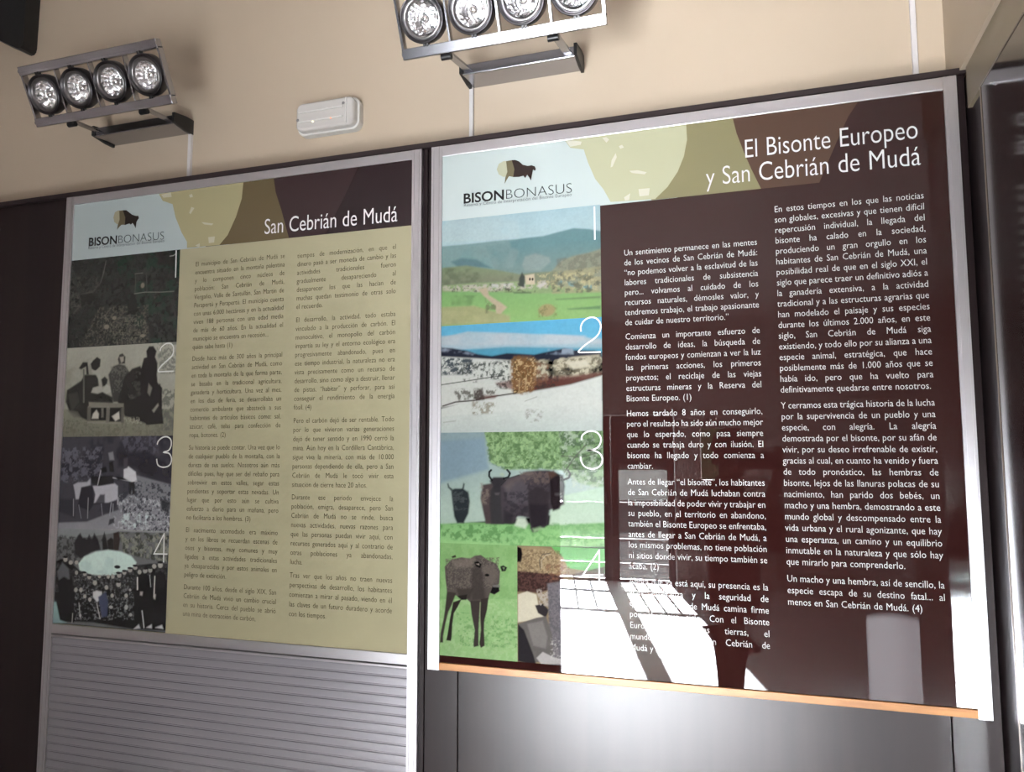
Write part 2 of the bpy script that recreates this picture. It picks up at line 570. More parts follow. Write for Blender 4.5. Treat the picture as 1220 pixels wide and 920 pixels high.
 ('e',(150,148,140),[3,1],[(719,627),(19,22)]),
 ('e',(150,148,140),[3,1],[(759,585),(17,23)]),
 ('e',(150,148,140),[3,1],[(806,601),(20,26)]),
 ('e',(150,148,140),[3,1],[(850,610),(18,26)]),
 ('e',(150,148,140),[3,1],[(883,650),(19,23)]),
 ('e',(150,148,140),[3,1],[(935,666),(21,30)]),
 ('e',(150,148,140),[3,1],[(526,524),(16,23)]),
 ('e',(150,148,140),[3,1],[(486,521),(14,21)]),
 ('e',(150,148,140),[3,1],[(406,516),(14,18)]),
 ('e',(150,148,140),[3,1],[(329,274),(15,21)]),
 ('e',(150,148,140),[3,1],[(282,303),(15,21)]),
 ('e',(150,148,140),[3,1],[(651,339),(15,21)]),
 ('e',(150,148,140),[3,1],[(528,329),(15,21)]),
 ('e',(16,16,18),[2,1],[(85,698),(21,11)]),
 ('e',(16,16,18),[2,1],[(575,564),(23,13)]),
 ('e',(16,16,18),[2,1],[(625,588),(20,12)]),
 ('e',(16,16,18),[2,1],[(674,619),(23,12)]),
 ('e',(16,16,18),[2,1],[(718,647),(22,12)]),
 ('e',(16,16,18),[2,1],[(805,624),(22,12)]),
 ('e',(16,16,18),[2,1],[(849,633),(19,12)]),
 ('e',(16,16,18),[2,1],[(934,692),(24,12)]),
 ('e',(16,16,18),[2,1],[(579,473),(21,12)]),
 ('e',(16,16,18),[2,1],[(313,523),(20,11)]),
 ('e',(16,16,18),[2,1],[(265,549),(24,12)]),
 ('e',(16,16,18),[2,1],[(562,624),(27,18)]),
 ('p',(180,182,182),[3,1],[(355,355),(389,370),(435,361),(438,296),(394,253),(357,302)]),
 ('p',(60,66,90),[3,1],[(403,306),(470,363),(496,261),(491,118),(446,101)]),
 ('p',(12,12,16),[2,1],[(744,539),(798,568),(854,546),(853,265),(767,207),(750,385)]),
 ('p',(10,10,14),[2,1],[(886,574),(928,602),(984,568),(995,227),(899,193)]),
 ('l',(190,190,186),[10,1],[(742,526),(747,410)]),
 ('l',(180,178,170),[8,1],[(892,549),(891,345)]),
 ('l',(150,150,150),[6,0.9],[(848,559),(860,444)]),
 ('p',(170,166,158),[3,1],[(772,387),(794,388),(790,349),(771,354)]),
 ('p',(160,156,150),[3,1],[(891,370),(906,371),(903,320),(890,326)]),
 ('l',(170,170,170),[9,0.9],[(795,197),(817,34)]),
 ('p',(190,190,190),[3,1],[(730,12),(772,61),(785,24)]),
 ('p',(190,190,190),[3,1],[(839,36),(881,71),(883,34)]),
 ('p',(200,200,200),[3,1],[(915,43),(968,73),(980,37)]),
 ('l',(160,160,156),[6,0.9],[(232,227),(250,84)]),
 ('l',(160,160,156),[6,0.9],[(394,240),(429,87)]),
 ('l',(150,150,146),[6,0.8],[(178,117),(177,24)]),
 ('e',(150,150,146),[3,0.9],[(656,223),(15,26)]),
 ('e',(150,150,146),[3,0.9],[(521,212),(18,16)]),
 ('e',(150,150,146),[3,0.9],[(697,150),(14,16)]),
 ('e',(150,150,146),[3,0.9],[(249,103),(11,16)]),
 ('e',(150,150,146),[3,0.9],[(683,399),(11,13)]),
 ('g',(140,170,166),[120,150,150,0,300],[(-17,219),(19,222),(63,40),(124,19),(-7,0)]),
],
'R1': [
 ('g',(172,212,222),[178,214,218,760,1000],[(-22,1166),(1012,1028),(1009,621),(-20,729)]),
 ('n',(190,214,214),[0.5,5,0.5],[(-22,1064),(503,1025),(503,758),(-21,801)]),
 ('p',(112,160,160),[3,1],[(-5,756),(161,755),(358,761),(541,760),(654,762),(747,786),(839,808),(929,788),(1010,756),(1005,218),(-3,323)]),
 ('g',(96,150,154),[118,150,144,430,700],[(290,716),(541,760),(654,762),(747,786),(839,808),(929,788),(1010,756),(1006,378),(358,454)]),
 ('n',(130,166,162),[0.5,6,0.45],[(-5,756),(211,753),(426,762),(503,646),(464,497),(-4,568)]),
 ('p',(84,130,136),[6,0.9],[(61,603),(132,630),(231,603),(329,513),(112,539)]),
 ('p',(140,166,160),[6,0.9],[(521,518),(541,592),(607,612),(690,566),(700,524),(634,449),(540,460)]),
 ('p',(142,148,120),[5,1],[(708,440),(764,530),(837,561),(928,577),(1008,607),(1006,271),(708,358)]),
 ('n',(110,116,96),[0.6,44,0.5],[(737,547),(1008,580),(1007,392),(736,396)]),
 ('g',(128,148,104),[128,138,104,400,520],[(-4,553),(162,555),(339,498),(502,437),(745,436),(744,245),(-3,323)]),
 ('n',(96,112,78),[0.7,14,0.52],[(1,553),(464,469),(464,330),(2,380)]),
 ('p',(140,170,104),[3,1],[(-3,381),(212,386),(502,367),(1005,231),(1003,-48),(-2,-5)]),
 ('g',(120,184,92),[136,190,92,60,330],[(-3,323),(192,310),(329,288),(596,247),(1005,218),(1003,-48),(-2,-5)]),
 ('p',(166,170,106),[4,1],[(-3,180),(212,174),(445,55),(444,0),(-2,9)]),
 ('n',(176,178,116),[0.7,12,0.5],[(-2,152),(445,82),(444,0),(-2,9)]),
 ('n',(96,140,74),[0.7,10,0.56],[(2,294),(329,260),(329,163),(2,194)]),
 ('n',(168,162,112),[0.8,40,0.46],[(690,429),(1007,446),(1005,218),(707,235)]),
 ('n',(200,190,130),[0.8,60,0.56],[(615,424),(980,395),(979,234),(615,300)]),
 ('n',(92,98,76),[0.8,30,0.56],[(708,440),(1007,432),(1005,205),(707,249)]),
 ('n',(196,190,168),[0.95,46,0.45],[(2,380),(241,368),(407,364),(540,349),(689,360),(680,286),(502,298),(261,296),(12,336)]),
 ('n',(70,74,56),[0.9,40,0.6],[(2,380),(689,347),(680,252),(2,323)]),
 ('n',(206,206,200),[0.9,36,0.58],[(329,366),(540,343),(540,308),(329,331)]),
 ('p',(60,72,62),[2,1],[(502,395),(521,449),(540,405),(535,308),(502,326)]),
 ('p',(214,196,160),[2,1],[(540,419),(597,426),(601,329),(545,335)]),
 ('e',(70,60,50),[1,1],[(570,381),(6,14)]),
 ('e',(70,60,50),[1,1],[(587,379),(6,14)]),
 ('p',(206,200,188),[2,1],[(610,314),(662,350),(675,328),(634,291)]),
 ('p',(196,176,140),[3,1],[(241,326),(300,334),(310,262),(387,185),(426,140),(387,81),(358,90),(349,161),(271,266)]),
 ('n',(110,116,78),[0.8,30,0.56],[(290,236),(445,165),(435,139),(290,96)]),
 ('e',(170,152,90),[8,0.95],[(674,89),(51,55)]),
 ('n',(130,128,70),[0.8,36,0.55],[(624,148),(734,137),(734,15),(623,25)]),
 ('p',(78,130,82),[3,0.8],[(798,91),(995,99),(995,69),(807,82)]),
 ('p',(96,130,80),[3,0.8],[(726,186),(996,185),(996,165),(735,175)]),
 ('p',(40,70,56),[3,0.8],[(464,274),(577,263),(577,252),(473,262)]),
],
'R2': [
 ('g',(62,182,228),[84,190,226,760,1000],[(-27,1068),(1012,1016),(1009,654),(-26,722)]),
 ('g',(168,196,206),[120,180,200,660,800],[(-6,893),(173,936),(463,899),(779,853),(1001,802),(1001,708),(-6,778)]),
 ('n',(190,200,204),[0.7,5,0.5],[(-6,908),(501,896),(1002,829),(1001,762),(-6,821)]),
 ('p',(58,160,190),[5,0.9],[(144,768),(425,776),(1001,722),(1000,655),(144,697)]),
 ('p',(44,48,66),[3,1],[(-6,800),(74,787),(164,759),(242,719),(329,696),(425,718),(501,708),(594,693),(687,717),(778,737),(832,717),(957,705),(1000,682),(1000,602),(-5,692)]),
 ('n',(150,166,186),[0.8,16,0.6],[(-6,800),(242,726),(242,705),(-6,764)]),
 ('n',(150,170,190),[0.8,16,0.6],[(668,738),(832,734),(832,680),(668,690)]),
 ('p',(206,210,200),[3,1],[(-5,714),(213,685),(463,649),(462,331),(-3,237)]),
 ('n',(60,74,84),[0.95,60,0.5],[(-5,707),(203,679),(203,538),(-5,535)]),
 ('n',(70,78,74),[0.9,64,0.53],[(95,643),(444,650),(444,456),(95,544)]),
 ('n',(206,198,166),[0.9,20,0.4],[(594,640),(1000,668),(999,495),(593,449)]),
 ('n',(104,96,72),[0.8,55,0.52],[(594,627),(1000,655),(999,468),(593,435)]),
 ('p',(214,206,178),[4,0.9],[(777,615),(903,621),(938,565),(831,545)]),
 ('n',(40,46,44),[0.9,30,0.55],[(668,568),(777,561),(777,507),(667,513)]),
 ('p',(122,66,56),[6,0.75],[(349,447),(463,469),(649,487),(830,491),(999,515),(999,482),(776,399),(593,367),(444,387),(377,418)]),
 ('n',(70,58,54),[0.85,60,0.5],[(349,461),(740,496),(740,374),(368,391)]),
 ('p',(208,214,204),[3,1],[(-3,223),(214,300),(462,338),(630,372),(812,411),(999,482),(994,-46),(-2,-31)]),
 ('g',(206,212,202),[190,202,194,0,240],[(-3,152),(500,193),(997,256),(994,-46),(-2,-31)]),
 ('p',(206,210,200),[3,1],[(-4,436),(155,456),(349,461),(349,405),(462,359),(214,286),(-3,237)]),
 ('l',(60,62,56),[5,0.9],[(1,447),(76,460),(174,476),(329,503),(406,513)]),
 ('l',(70,60,56),[8,0.9],[(12,248),(96,283),(214,293),(329,323),(425,340),(481,351)]),
 ('p',(110,66,58),[5,0.8],[(243,298),(272,339),(368,335),(349,308)]),
 ('n',(70,52,48),[0.9,46,0.45],[(214,383),(272,409),(281,297),(214,286)]),
 ('n',(80,76,60),[0.8,50,0.5],[(76,404),(368,404),(349,336),(116,289)]),
 ('n',(50,50,44),[0.9,40,0.5],[(145,492),(243,508),(233,460),(155,463)]),
 ('p',(172,128,62),[14,0.4],[(452,635),(472,681),(519,686),(576,675),(608,640),(614,516),(593,408),(556,355),(500,346),(463,373),(449,497)]),
 ('n',(136,92,40),[0.9,70,0.46],[(444,650),(477,689),(576,680),(620,625),(626,461),(584,354),(519,334),(455,366)]),
 ('n',(214,180,120),[0.8,80,0.6],[(449,650),(594,668),(617,570),(584,354),(462,352)]),
 ('n',(130,84,56),[0.8,40,0.5],[(613,626),(686,594),(667,404),(612,393)]),
 ('l',(190,160,110),[4,0.9],[(500,357),(505,481)]),
 ('l',(190,160,110),[4,0.9],[(537,369),(547,506)]),
 ('n',(146,140,116),[0.8,60,0.5],[(204,286),(358,266),(330,171),(204,160)]),
 ('n',(150,150,138),[0.7,60,0.55],[(537,205),(657,188),(629,81),(546,83)]),
 ('l',(140,140,130),[3,0.7],[(537,274),(611,312)]),
 ('l',(140,140,130),[3,0.7],[(17,95),(97,108)]),
],
'R3': [
 ('g',(138,164,168),[172,196,180,330,1000],[(-22,1038),(1012,1018),(1006,321),(-18,154)]),
 ('p',(126,156,172),[14,0.9],[(-2,927),(282,950),(311,665),(0,539)]),
 ('g',(120,160,96),[128,164,112,500,1000],[(282,1019),(1012,1018),(1008,501),(860,550),(754,667),(609,679),(461,665),(330,719)]),
 ('n',(150,190,120),[0.9,60,0.5],[(282,1019),(774,1009),(754,667),(405,665),(311,732)]),
 ('n',(84,122,66),[0.85,60,0.54],[(282,1019),(774,1009),(754,667),(405,665),(311,732)]),
 ('n',(70,96,66),[0.8,46,0.5],[(738,1023),(1012,1018),(1008,552),(771,575)]),
 ('n',(178,196,170),[0.7,46,0.6],[(738,1023),(1012,1018),(1007,475),(771,523)]),
 ('l',(96,104,86),[8,0.8],[(772,641),(826,759),(897,876)]),
 ('l',(96,104,86),[6,0.8],[(755,785),(870,772),(984,817)]),
 ('g',(172,206,172),[190,216,186,280,480],[(699,417),(1008,526),(1005,168),(680,181)]),
 ('g',(116,186,96),[148,208,122,0,260],[(-18,168),(216,190),(461,186),(680,181),(1005,219),(1003,16),(-17,-36)]),
 ('n',(86,150,72),[0.8,40,0.52],[(-8,168),(461,186),(460,14),(-7,32)]),
 ('n',(98,168,84),[0.7,46,0.52],[(442,199),(1005,207),(1003,16),(442,-13)]),
 ('p',(48,54,58),[3,1],[(69,478),(94,492),(147,493),(181,460),(191,378),(182,270),(158,202),(153,181),(109,180),(90,240),(80,348)]),
 ('n',(84,92,92),[0.6,60,0.52],[(74,478),(186,473),(177,297),(85,294)]),
 ('p',(40,46,50),[2,1],[(45,533),(51,537),(59,505),(79,485),(69,474),(50,498)]),
 ('p',(40,46,50),[2,1],[(149,541),(157,534),(152,493),(140,483),(143,500)]),
 ('p',(84,70,70),[3,1],[(273,529),(330,543),(377,477),(396,184),(292,180),(273,300),(258,407)]),
 ('n',(136,120,108),[0.6,60,0.5],[(258,542),(339,543),(320,355),(263,353)]),
 ('p',(62,60,62),[3,1],[(320,476),(339,516),(405,517),(405,184),(325,181),(316,355)]),
 ('p',(58,54,58),[3,1],[(315,563),(339,597),(405,598),(424,571),(396,531),(382,463),(349,456),(337,516)]),
 ('l',(30,32,36),[11,1],[(330,570),(313,604),(314,644),(325,659)]),
 ('l',(30,32,36),[11,1],[(405,584),(433,598),(443,632),(426,662)]),
 ('p',(96,92,92),[3,0.9],[(349,456),(377,457),(372,439),(353,439)]),
 ('p',(170,190,160),[3,0.9],[(377,624),(396,638),(410,618),(396,604)]),
 ('p',(74,66,72),[3,1],[(386,530),(424,585),(499,619),(545,646),(609,659),(682,660),(727,627),(763,614),(770,366),(680,312),(671,194),(653,161),(625,153),(607,126),(580,118),(566,151),(562,242),(516,254),(489,253),(461,186),(396,190),(386,356)]),
 ('p',(92,86,92),[8,0.8],[(405,517),(498,572),(554,546),(553,361),(442,358)]),
 ('n',(116,98,88),[0.7,70,0.48],[(499,645),(682,653),(699,548),(535,533)]),
 ('n',(54,46,52),[0.7,70,0.5],[(535,546),(681,548),(680,260),(571,256)]),
 ('n',(48,44,52),[0.6,60,0.5],[(405,464),(554,480),(553,255),(405,250)]),
 ('p',(58,50,54),[5,0.9],[(554,467),(609,520),(681,469),(680,299),(662,181),(580,151),(560,282)]),
 ('p',(46,36,40),[3,1],[(682,627),(718,640),(763,608),(775,523),(766,418),(743,327),(703,306),(688,364),(686,495)]),
 ('p',(92,66,54),[3,0.9],[(673,640),(709,660),(727,621),(691,587)]),
 ('l',(52,48,52),[11,1],[(762,575),(798,595),(807,628),(794,659)]),
 ('p',(100,96,98),[3,0.8],[(717,457),(753,462),(751,447),(721,444)]),
 ('p',(150,190,130),[4,0.8],[(580,151),(626,173),(644,154),(589,119)]),
 ('p',(206,222,196),[5,0.9],[(489,240),(535,241),(553,190),(534,149),(470,173)]),
 ('p',(44,38,44),[8,0.7],[(561,361),(672,364),(662,181),(589,152),(564,190)]),
 ('p',(120,104,98),[14,0.45],[(405,517),(424,571),(499,609),(591,646),(581,599),(480,558),(433,478)]),
 ('p',(40,36,42),[8,0.6],[(405,304),(461,279),(456,186),(400,190)]),
 ('l',(40,38,40),[5,0.8],[(499,617),(424,582),(388,528)]),
],
'R4': [
 ('g',(136,190,104),[150,200,118,0,1000],[(-32,1008),(1028,1020),(1023,-33),(-21,-95)]),
 ('n',(168,208,136),[0.7,22,0.52],[(-7,495),(1006,536),(1004,5),(-1,-53)]),
 ('n',(104,160,76),[0.7,36,0.57],[(218,394),(1006,376),(1005,111),(261,97)]),
 ('n',(120,176,90),[0.6,12,0.5],[(-11,995),(1008,1006),(1006,536),(-7,495)]),
 ('p',(98,88,80),[3,1],[(63,788),(154,853),(286,878),(397,867),(457,896),(537,905),(637,860),(735,836),(784,770),(774,661),(735,633),(784,601),(716,564),(657,576),(633,521),(578,491),(399,484),(359,509),(288,500),(228,532),(95,568),(74,677)]),
 ('n',(132,120,108),[0.6,60,0.5],[(72,858),(774,891),(735,619),(95,581)]),
 ('n',(70,62,58),[0.55,70,0.52],[(72,858),(774,891),(735,619),(95,581)]),
 ('p',(70,62,58),[20,0.8],[(418,785),(537,816),(578,654),(598,519),(419,498)]),
 ('p',(112,100,92),[16,0.8],[(557,803),(696,828),(765,742),(696,645),(617,655)]),
 ('p',(70,60,55),[6,1],[(95,568),(217,559),(157,446),(117,390),(77,278),(48,167),(48,113),(7,111),(13,193),(56,332),(76,443)]),
 ('p',(54,46,42),[3,1],[(177,475),(288,507),(238,436),(188,379),(169,283),(159,160),(150,132),(89,135),(108,198),(138,336)]),
 ('p',(72,62,58),[3,1],[(399,497),(528,503),(519,380),(509,245),(510,110),(450,94),(444,120),(460,242),(419,376)]),
 ('p',(66,56,52),[3,1],[(538,517),(637,534),(617,425),(582,329),(578,248),(588,115),(539,92),(519,124),(539,246),(529,381)]),
 ('p',(22,22,22),[2,1],[(448,834),(498,849),(547,823),(528,789),(478,801)]),
 ('p',(160,140,126),[2,0.9],[(474,825),(514,829),(518,809)]),
 ('p',(36,34,34),[2,1],[(784,810),(823,822),(872,806),(852,772),(804,768)]),
 ('p',(130,160,110),[2,0.9],[(810,804),(843,805),(833,782)]),
 ('e',(24,22,22),[1,1],[(617,730),(28,12)]),
 ('p',(30,28,30),[2,1],[(686,631),(774,631),(770,593),(706,564),(657,576)]),
 ('p',(120,116,112),[2,0.9],[(686,644),(774,654),(784,628),(696,628)]),
 ('p',(30,26,28),[3,0.9],[(228,532),(359,550),(349,502),(288,500)]),
 ('l',(150,130,116),[8,0.7],[(528,489),(529,219)]),
 ('p',(54,46,40),[2,1],[(154,881),(205,896),(215,876),(164,867)]),
 ('p',(140,126,114),[22,0.5],[(154,846),(457,882),(418,799),(196,778)]),
 ('p',(52,44,40),[16,0.6],[(217,600),(438,608),(399,511),(258,512)]),
],
'R5': [
 ('p',(150,128,92),[0,1],[(-10,1019),(1037,1046),(1019,-9),(-14,-75)]),
 ('g',(96,190,84),[110,200,96,700,1000],[(372,1029),(1037,1046),(1033,786),(583,823)]),
 ('p',(166,140,96),[8,1],[(8,979),(227,998),(407,976),(531,914),(583,836),(547,756),(405,711),(225,691),(7,696)]),
 ('n',(196,170,120),[0.7,50,0.5],[(26,980),(514,966),(512,768),(25,777)]),
 ('n',(110,86,62),[0.6,60,0.5],[(8,979),(514,966),(547,729),(7,696)]),
 ('l',(96,92,80),[8,0.9],[(271,799),(259,879),(299,933),(389,943)]),
 ('l',(190,180,150),[6,0.9],[(289,813),(284,880),(335,924),(389,933)]),
 ('p',(24,18,18),[4,1],[(-1,992),(45,980),(63,927),(44,859),(-2,857)]),
 ('p',(100,66,58),[8,1],[(-2,777),(226,771),(511,754),(546,716),(404,645),(260,599),(-3,602)]),
 ('n',(60,40,38),[0.8,60,0.5],[(-2,777),(512,768),(510,636),(-3,602)]),
 ('n',(140,90,60),[0.6,40,0.55],[(334,854),(618,837),(582,731),(333,708)]),
 ('p',(220,210,180),[5,1],[(6,576),(116,607),(224,585),(242,506),(331,404),(115,354),(5,336)]),
 ('p',(60,54,56),[4,1],[(206,491),(296,508),(367,459),(330,391),(241,427)]),
 ('n',(200,190,176),[0.7,40,0.5],[(225,625),(511,688),(491,478),(260,494)]),
 ('p',(128,122,126),[10,1],[(351,682),(1033,786),(1019,-9),(380,-50),(366,393)]),
 ('n',(96,92,98),[0.7,60,0.5],[(351,682),(1033,786),(1019,-9),(380,-50)]),
 ('p',(112,106,102),[5,1],[(14,323),(223,386),(331,404),(400,264),(416,82),(292,23),(185,3),(41,139)]),
 ('p',(142,136,130),[8,0.8],[(114,328),(294,363),(347,235),(328,129),(185,147)]),
 ('p',(50,46,50),[6,1],[(5,323),(78,273),(185,69),(220,-21),(4,5)]),
 ('p',(186,180,176),[4,1],[(221,45),(292,101),(399,68),(504,49),(504,10),(274,-4)]),
 ('n',(200,196,190),[0.7,50,0.55],[(382,237),(506,217),(504,36),(381,28)]),
 ('p',(90,66,56),[6,0.9],[(635,772),(1000,850),(998,733),(652,720)]),
],
}
TRACE = {'d1R':[[(0.425,2.1955),(0.4251,2.1139)]],'d2R':[[(0.3892,1.8946),(0.3885,1.9055),(0.3942,1.9179),(0.4071,1.9263),(0.4217,1.9262),(0.4325,1.9176),(0.4366,1.9047),(0.4321,1.8887),(0.4211,1.8767),(0.4027,1.8649),(0.3898,1.8547),(0.3853,1.8448),(0.4358,1.8436)]],'d3R':[[(0.3875,1.6379),(0.3894,1.6485),(0.4004,1.6566),(0.413,1.6585),(0.4255,1.6542),(0.4332,1.6428),(0.4323,1.6305),(0.4251,1.6201),(0.4125,1.6148),(0.4017,1.6138),(0.4143,1.6134),(0.4285,1.6078),(0.4362,1.5955),(0.4335,1.5815),(0.4227,1.5728),(0.4084,1.571),(0.3941,1.5762),(0.387,1.5868),(0.3846,1.5991)]],'d4R':[[(0.4263,1.3849),(0.3875,1.3272),(0.4353,1.33)],[(0.4263,1.3866),(0.4254,1.3132)]],'d1L':[[(-0.8024,2.195),(-0.8008,2.1146)]],'d2L':[[(-0.8452,1.9035),(-0.8414,1.9137),(-0.8252,1.9239),(-0.8084,1.9231),(-0.7987,1.9117),(-0.8006,1.8913),(-0.8186,1.875),(-0.8408,1.8588),(-0.8464,1.8436),(-0.7955,1.8434)]],'d3L':[[(-0.8422,1.6356),(-0.8386,1.6457),(-0.8245,1.6556),(-0.808,1.6571),(-0.7953,1.6486),(-0.7936,1.6319),(-0.8021,1.6187),(-0.8183,1.6137),(-0.7996,1.6103),(-0.7907,1.597),(-0.7929,1.582),(-0.804,1.5737),(-0.8225,1.572),(-0.8373,1.5787),(-0.8423,1.5954)]],'d4L':[[(-0.8056,1.387),(-0.8381,1.3306),(-0.7919,1.3313)],[(-0.8057,1.3887),(-0.8039,1.3081)]],'creamR':[(0.3519,2.3709),(0.3672,2.3481),(0.4005,2.3396),(0.4103,2.3063),(0.4275,2.2633),(0.4472,2.2355),(0.4642,2.2023),(0.5688,2.198),(0.5979,2.2235),(0.6223,2.2577),(0.6372,2.293),(0.6451,2.3316),(0.6437,2.3766),(0.4791,2.3795)],'oliveR':[(0.6437,2.3766),(0.6451,2.3316),(0.6372,2.293),(0.6223,2.2577),(0.5979,2.2235),(0.5688,2.197),(0.8043,2.1976),(0.7845,2.2454),(0.77,2.2858),(0.7556,2.3314),(0.7481,2.3715)],'brownR':[(0.7481,2.3715),(0.7556,2.3314),(0.77,2.2858),(0.7845,2.2454),(0.8043,2.1976),(0.9259,2.193),(0.9512,2.2543),(0.9649,2.2852),(0.9899,2.3379),(1.0107,2.3723)],'hiR':[[(0.4464,2.3624),(0.4564,2.3631),(0.4628,2.3561),(0.4562,2.3492)],[(0.486,2.3366),(0.4934,2.3392),(0.4983,2.332),(0.4893,2.3296)],[(0.4783,2.3208),(0.4806,2.3103),(0.4704,2.2887),(0.4654,2.2868),(0.4681,2.3043)],[(0.5096,2.2728),(0.5291,2.2724),(0.5508,2.2648),(0.5459,2.2604),(0.5169,2.2669)],[(0.5308,2.2261),(0.5573,2.2256),(0.5546,2.2085),(0.5329,2.2084)],[(0.4963,2.2099),(0.5112,2.2183),(0.5085,2.2025),(0.4987,2.2021)],[(0.3545,2.3706),(0.3956,2.3599),(0.393,2.3525),(0.3672,2.3507)]],'creamL':[(-0.8725,2.3699),(-0.8577,2.3478),(-0.8216,2.3339),(-0.8088,2.2928),(-0.7851,2.2455),(-0.7652,2.2169),(-0.7643,2.1981),(-0.6569,2.1939),(-0.6524,2.1973),(-0.6254,2.2235),(-0.5995,2.2734),(-0.582,2.3241),(-0.5782,2.3716)],'oliveL':[(-0.5782,2.3716),(-0.582,2.3241),(-0.5995,2.2734),(-0.6254,2.2235),(-0.6523,2.1964),(-0.4245,2.1983),(-0.4506,2.2771),(-0.4708,2.3308),(-0.4785,2.3695)],'brownL':[(-0.4785,2.3695),(-0.4708,2.3308),(-0.4506,2.2771),(-0.4245,2.1983),(-0.3059,2.2005),(-0.2768,2.2545),(-0.2477,2.306),(-0.2141,2.3703)],'hiL':[[(-0.7634,2.3556),(-0.7528,2.3567),(-0.7497,2.3473),(-0.7603,2.3463)],[(-0.7538,2.3186),(-0.7429,2.3139),(-0.7555,2.2972),(-0.761,2.3014)],[(-0.7173,2.2702),(-0.6751,2.2616),(-0.6801,2.2568),(-0.7065,2.262)],[(-0.6918,2.2235),(-0.6684,2.2235),(-0.6703,2.2061),(-0.6884,2.2055)],[(-0.7354,2.2031),(-0.7199,2.2083),(-0.7193,2.195)],[(-0.8641,2.3667),(-0.8287,2.3696),(-0.8253,2.3556),(-0.8554,2.3566)]],'iconcream':[[(-1.0395,2.316),(-1.0347,2.3318),(-1.0223,2.3361),(-1.0079,2.3337),(-1.001,2.3121),(-1.0085,2.2943),(-1.0227,2.2934),(-1.0347,2.3016)],[(-1.0176,2.3343),(-1.0022,2.3345),(-0.9924,2.3113),(-0.994,2.2892),(-1.0072,2.2905),(-1.0164,2.2835),(-1.0235,2.2763),(-1.0209,2.2909),(-1.0149,2.3066)],[(-1.0039,2.3347),(-0.9908,2.3333),(-0.9808,2.3263),(-0.9673,2.317),(-0.9529,2.3119),(-0.9456,2.3121),(-0.9424,2.3039),(-0.9466,2.2998),(-0.9508,2.2933),(-0.9532,2.2751),(-0.9593,2.2849),(-0.9659,2.292),(-0.9712,2.287),(-0.9771,2.2913),(-0.9939,2.2883),(-0.9935,2.3114)]],'iconbrown':[[(0.1773,2.3175),(0.1828,2.3311),(0.1956,2.3366),(0.2083,2.335),(0.2159,2.3128),(0.2091,2.2968),(0.1955,2.2953),(0.1828,2.3035)],[(0.2024,2.3353),(0.2191,2.3359),(0.2249,2.3117),(0.2226,2.2917),(0.21,2.2958),(0.2037,2.2868),(0.1982,2.2769),(0.2,2.2926),(0.2055,2.3074)],[(0.2173,2.3361),(0.2263,2.3354),(0.2362,2.3306),(0.246,2.3206),(0.2585,2.316),(0.2691,2.3164),(0.2771,2.3124),(0.2797,2.3059),(0.2775,2.301),(0.2726,2.305),(0.2704,2.2952),(0.2672,2.2777),(0.2619,2.287),(0.2575,2.2937),(0.2521,2.2856),(0.2477,2.2922),(0.2361,2.2905),(0.2208,2.2919),(0.224,2.3118)]]}

def value_noise(x, y, seed):
    xi, yi = np.floor(x).astype(np.int64), np.floor(y).astype(np.int64)
    fx, fy = x - xi, y - yi
    fx, fy = fx * fx * (3 - 2 * fx), fy * fy * (3 - 2 * fy)
    def h(a, b):
        n = (a * 374761393 + b * 668265263 + seed * 982451653) & 0x7fffffff
        n = ((n ^ (n >> 13)) * 1274126177) & 0x7fffffff
        return ((n ^ (n >> 16)) & 0xffff) / 65535.0
    return (h(xi, yi) * (1 - fx) + h(xi + 1, yi) * fx) * (1 - fy) + (h(xi, yi + 1) * (1 - fx) + h(xi + 1, yi + 1) * fx) * fy

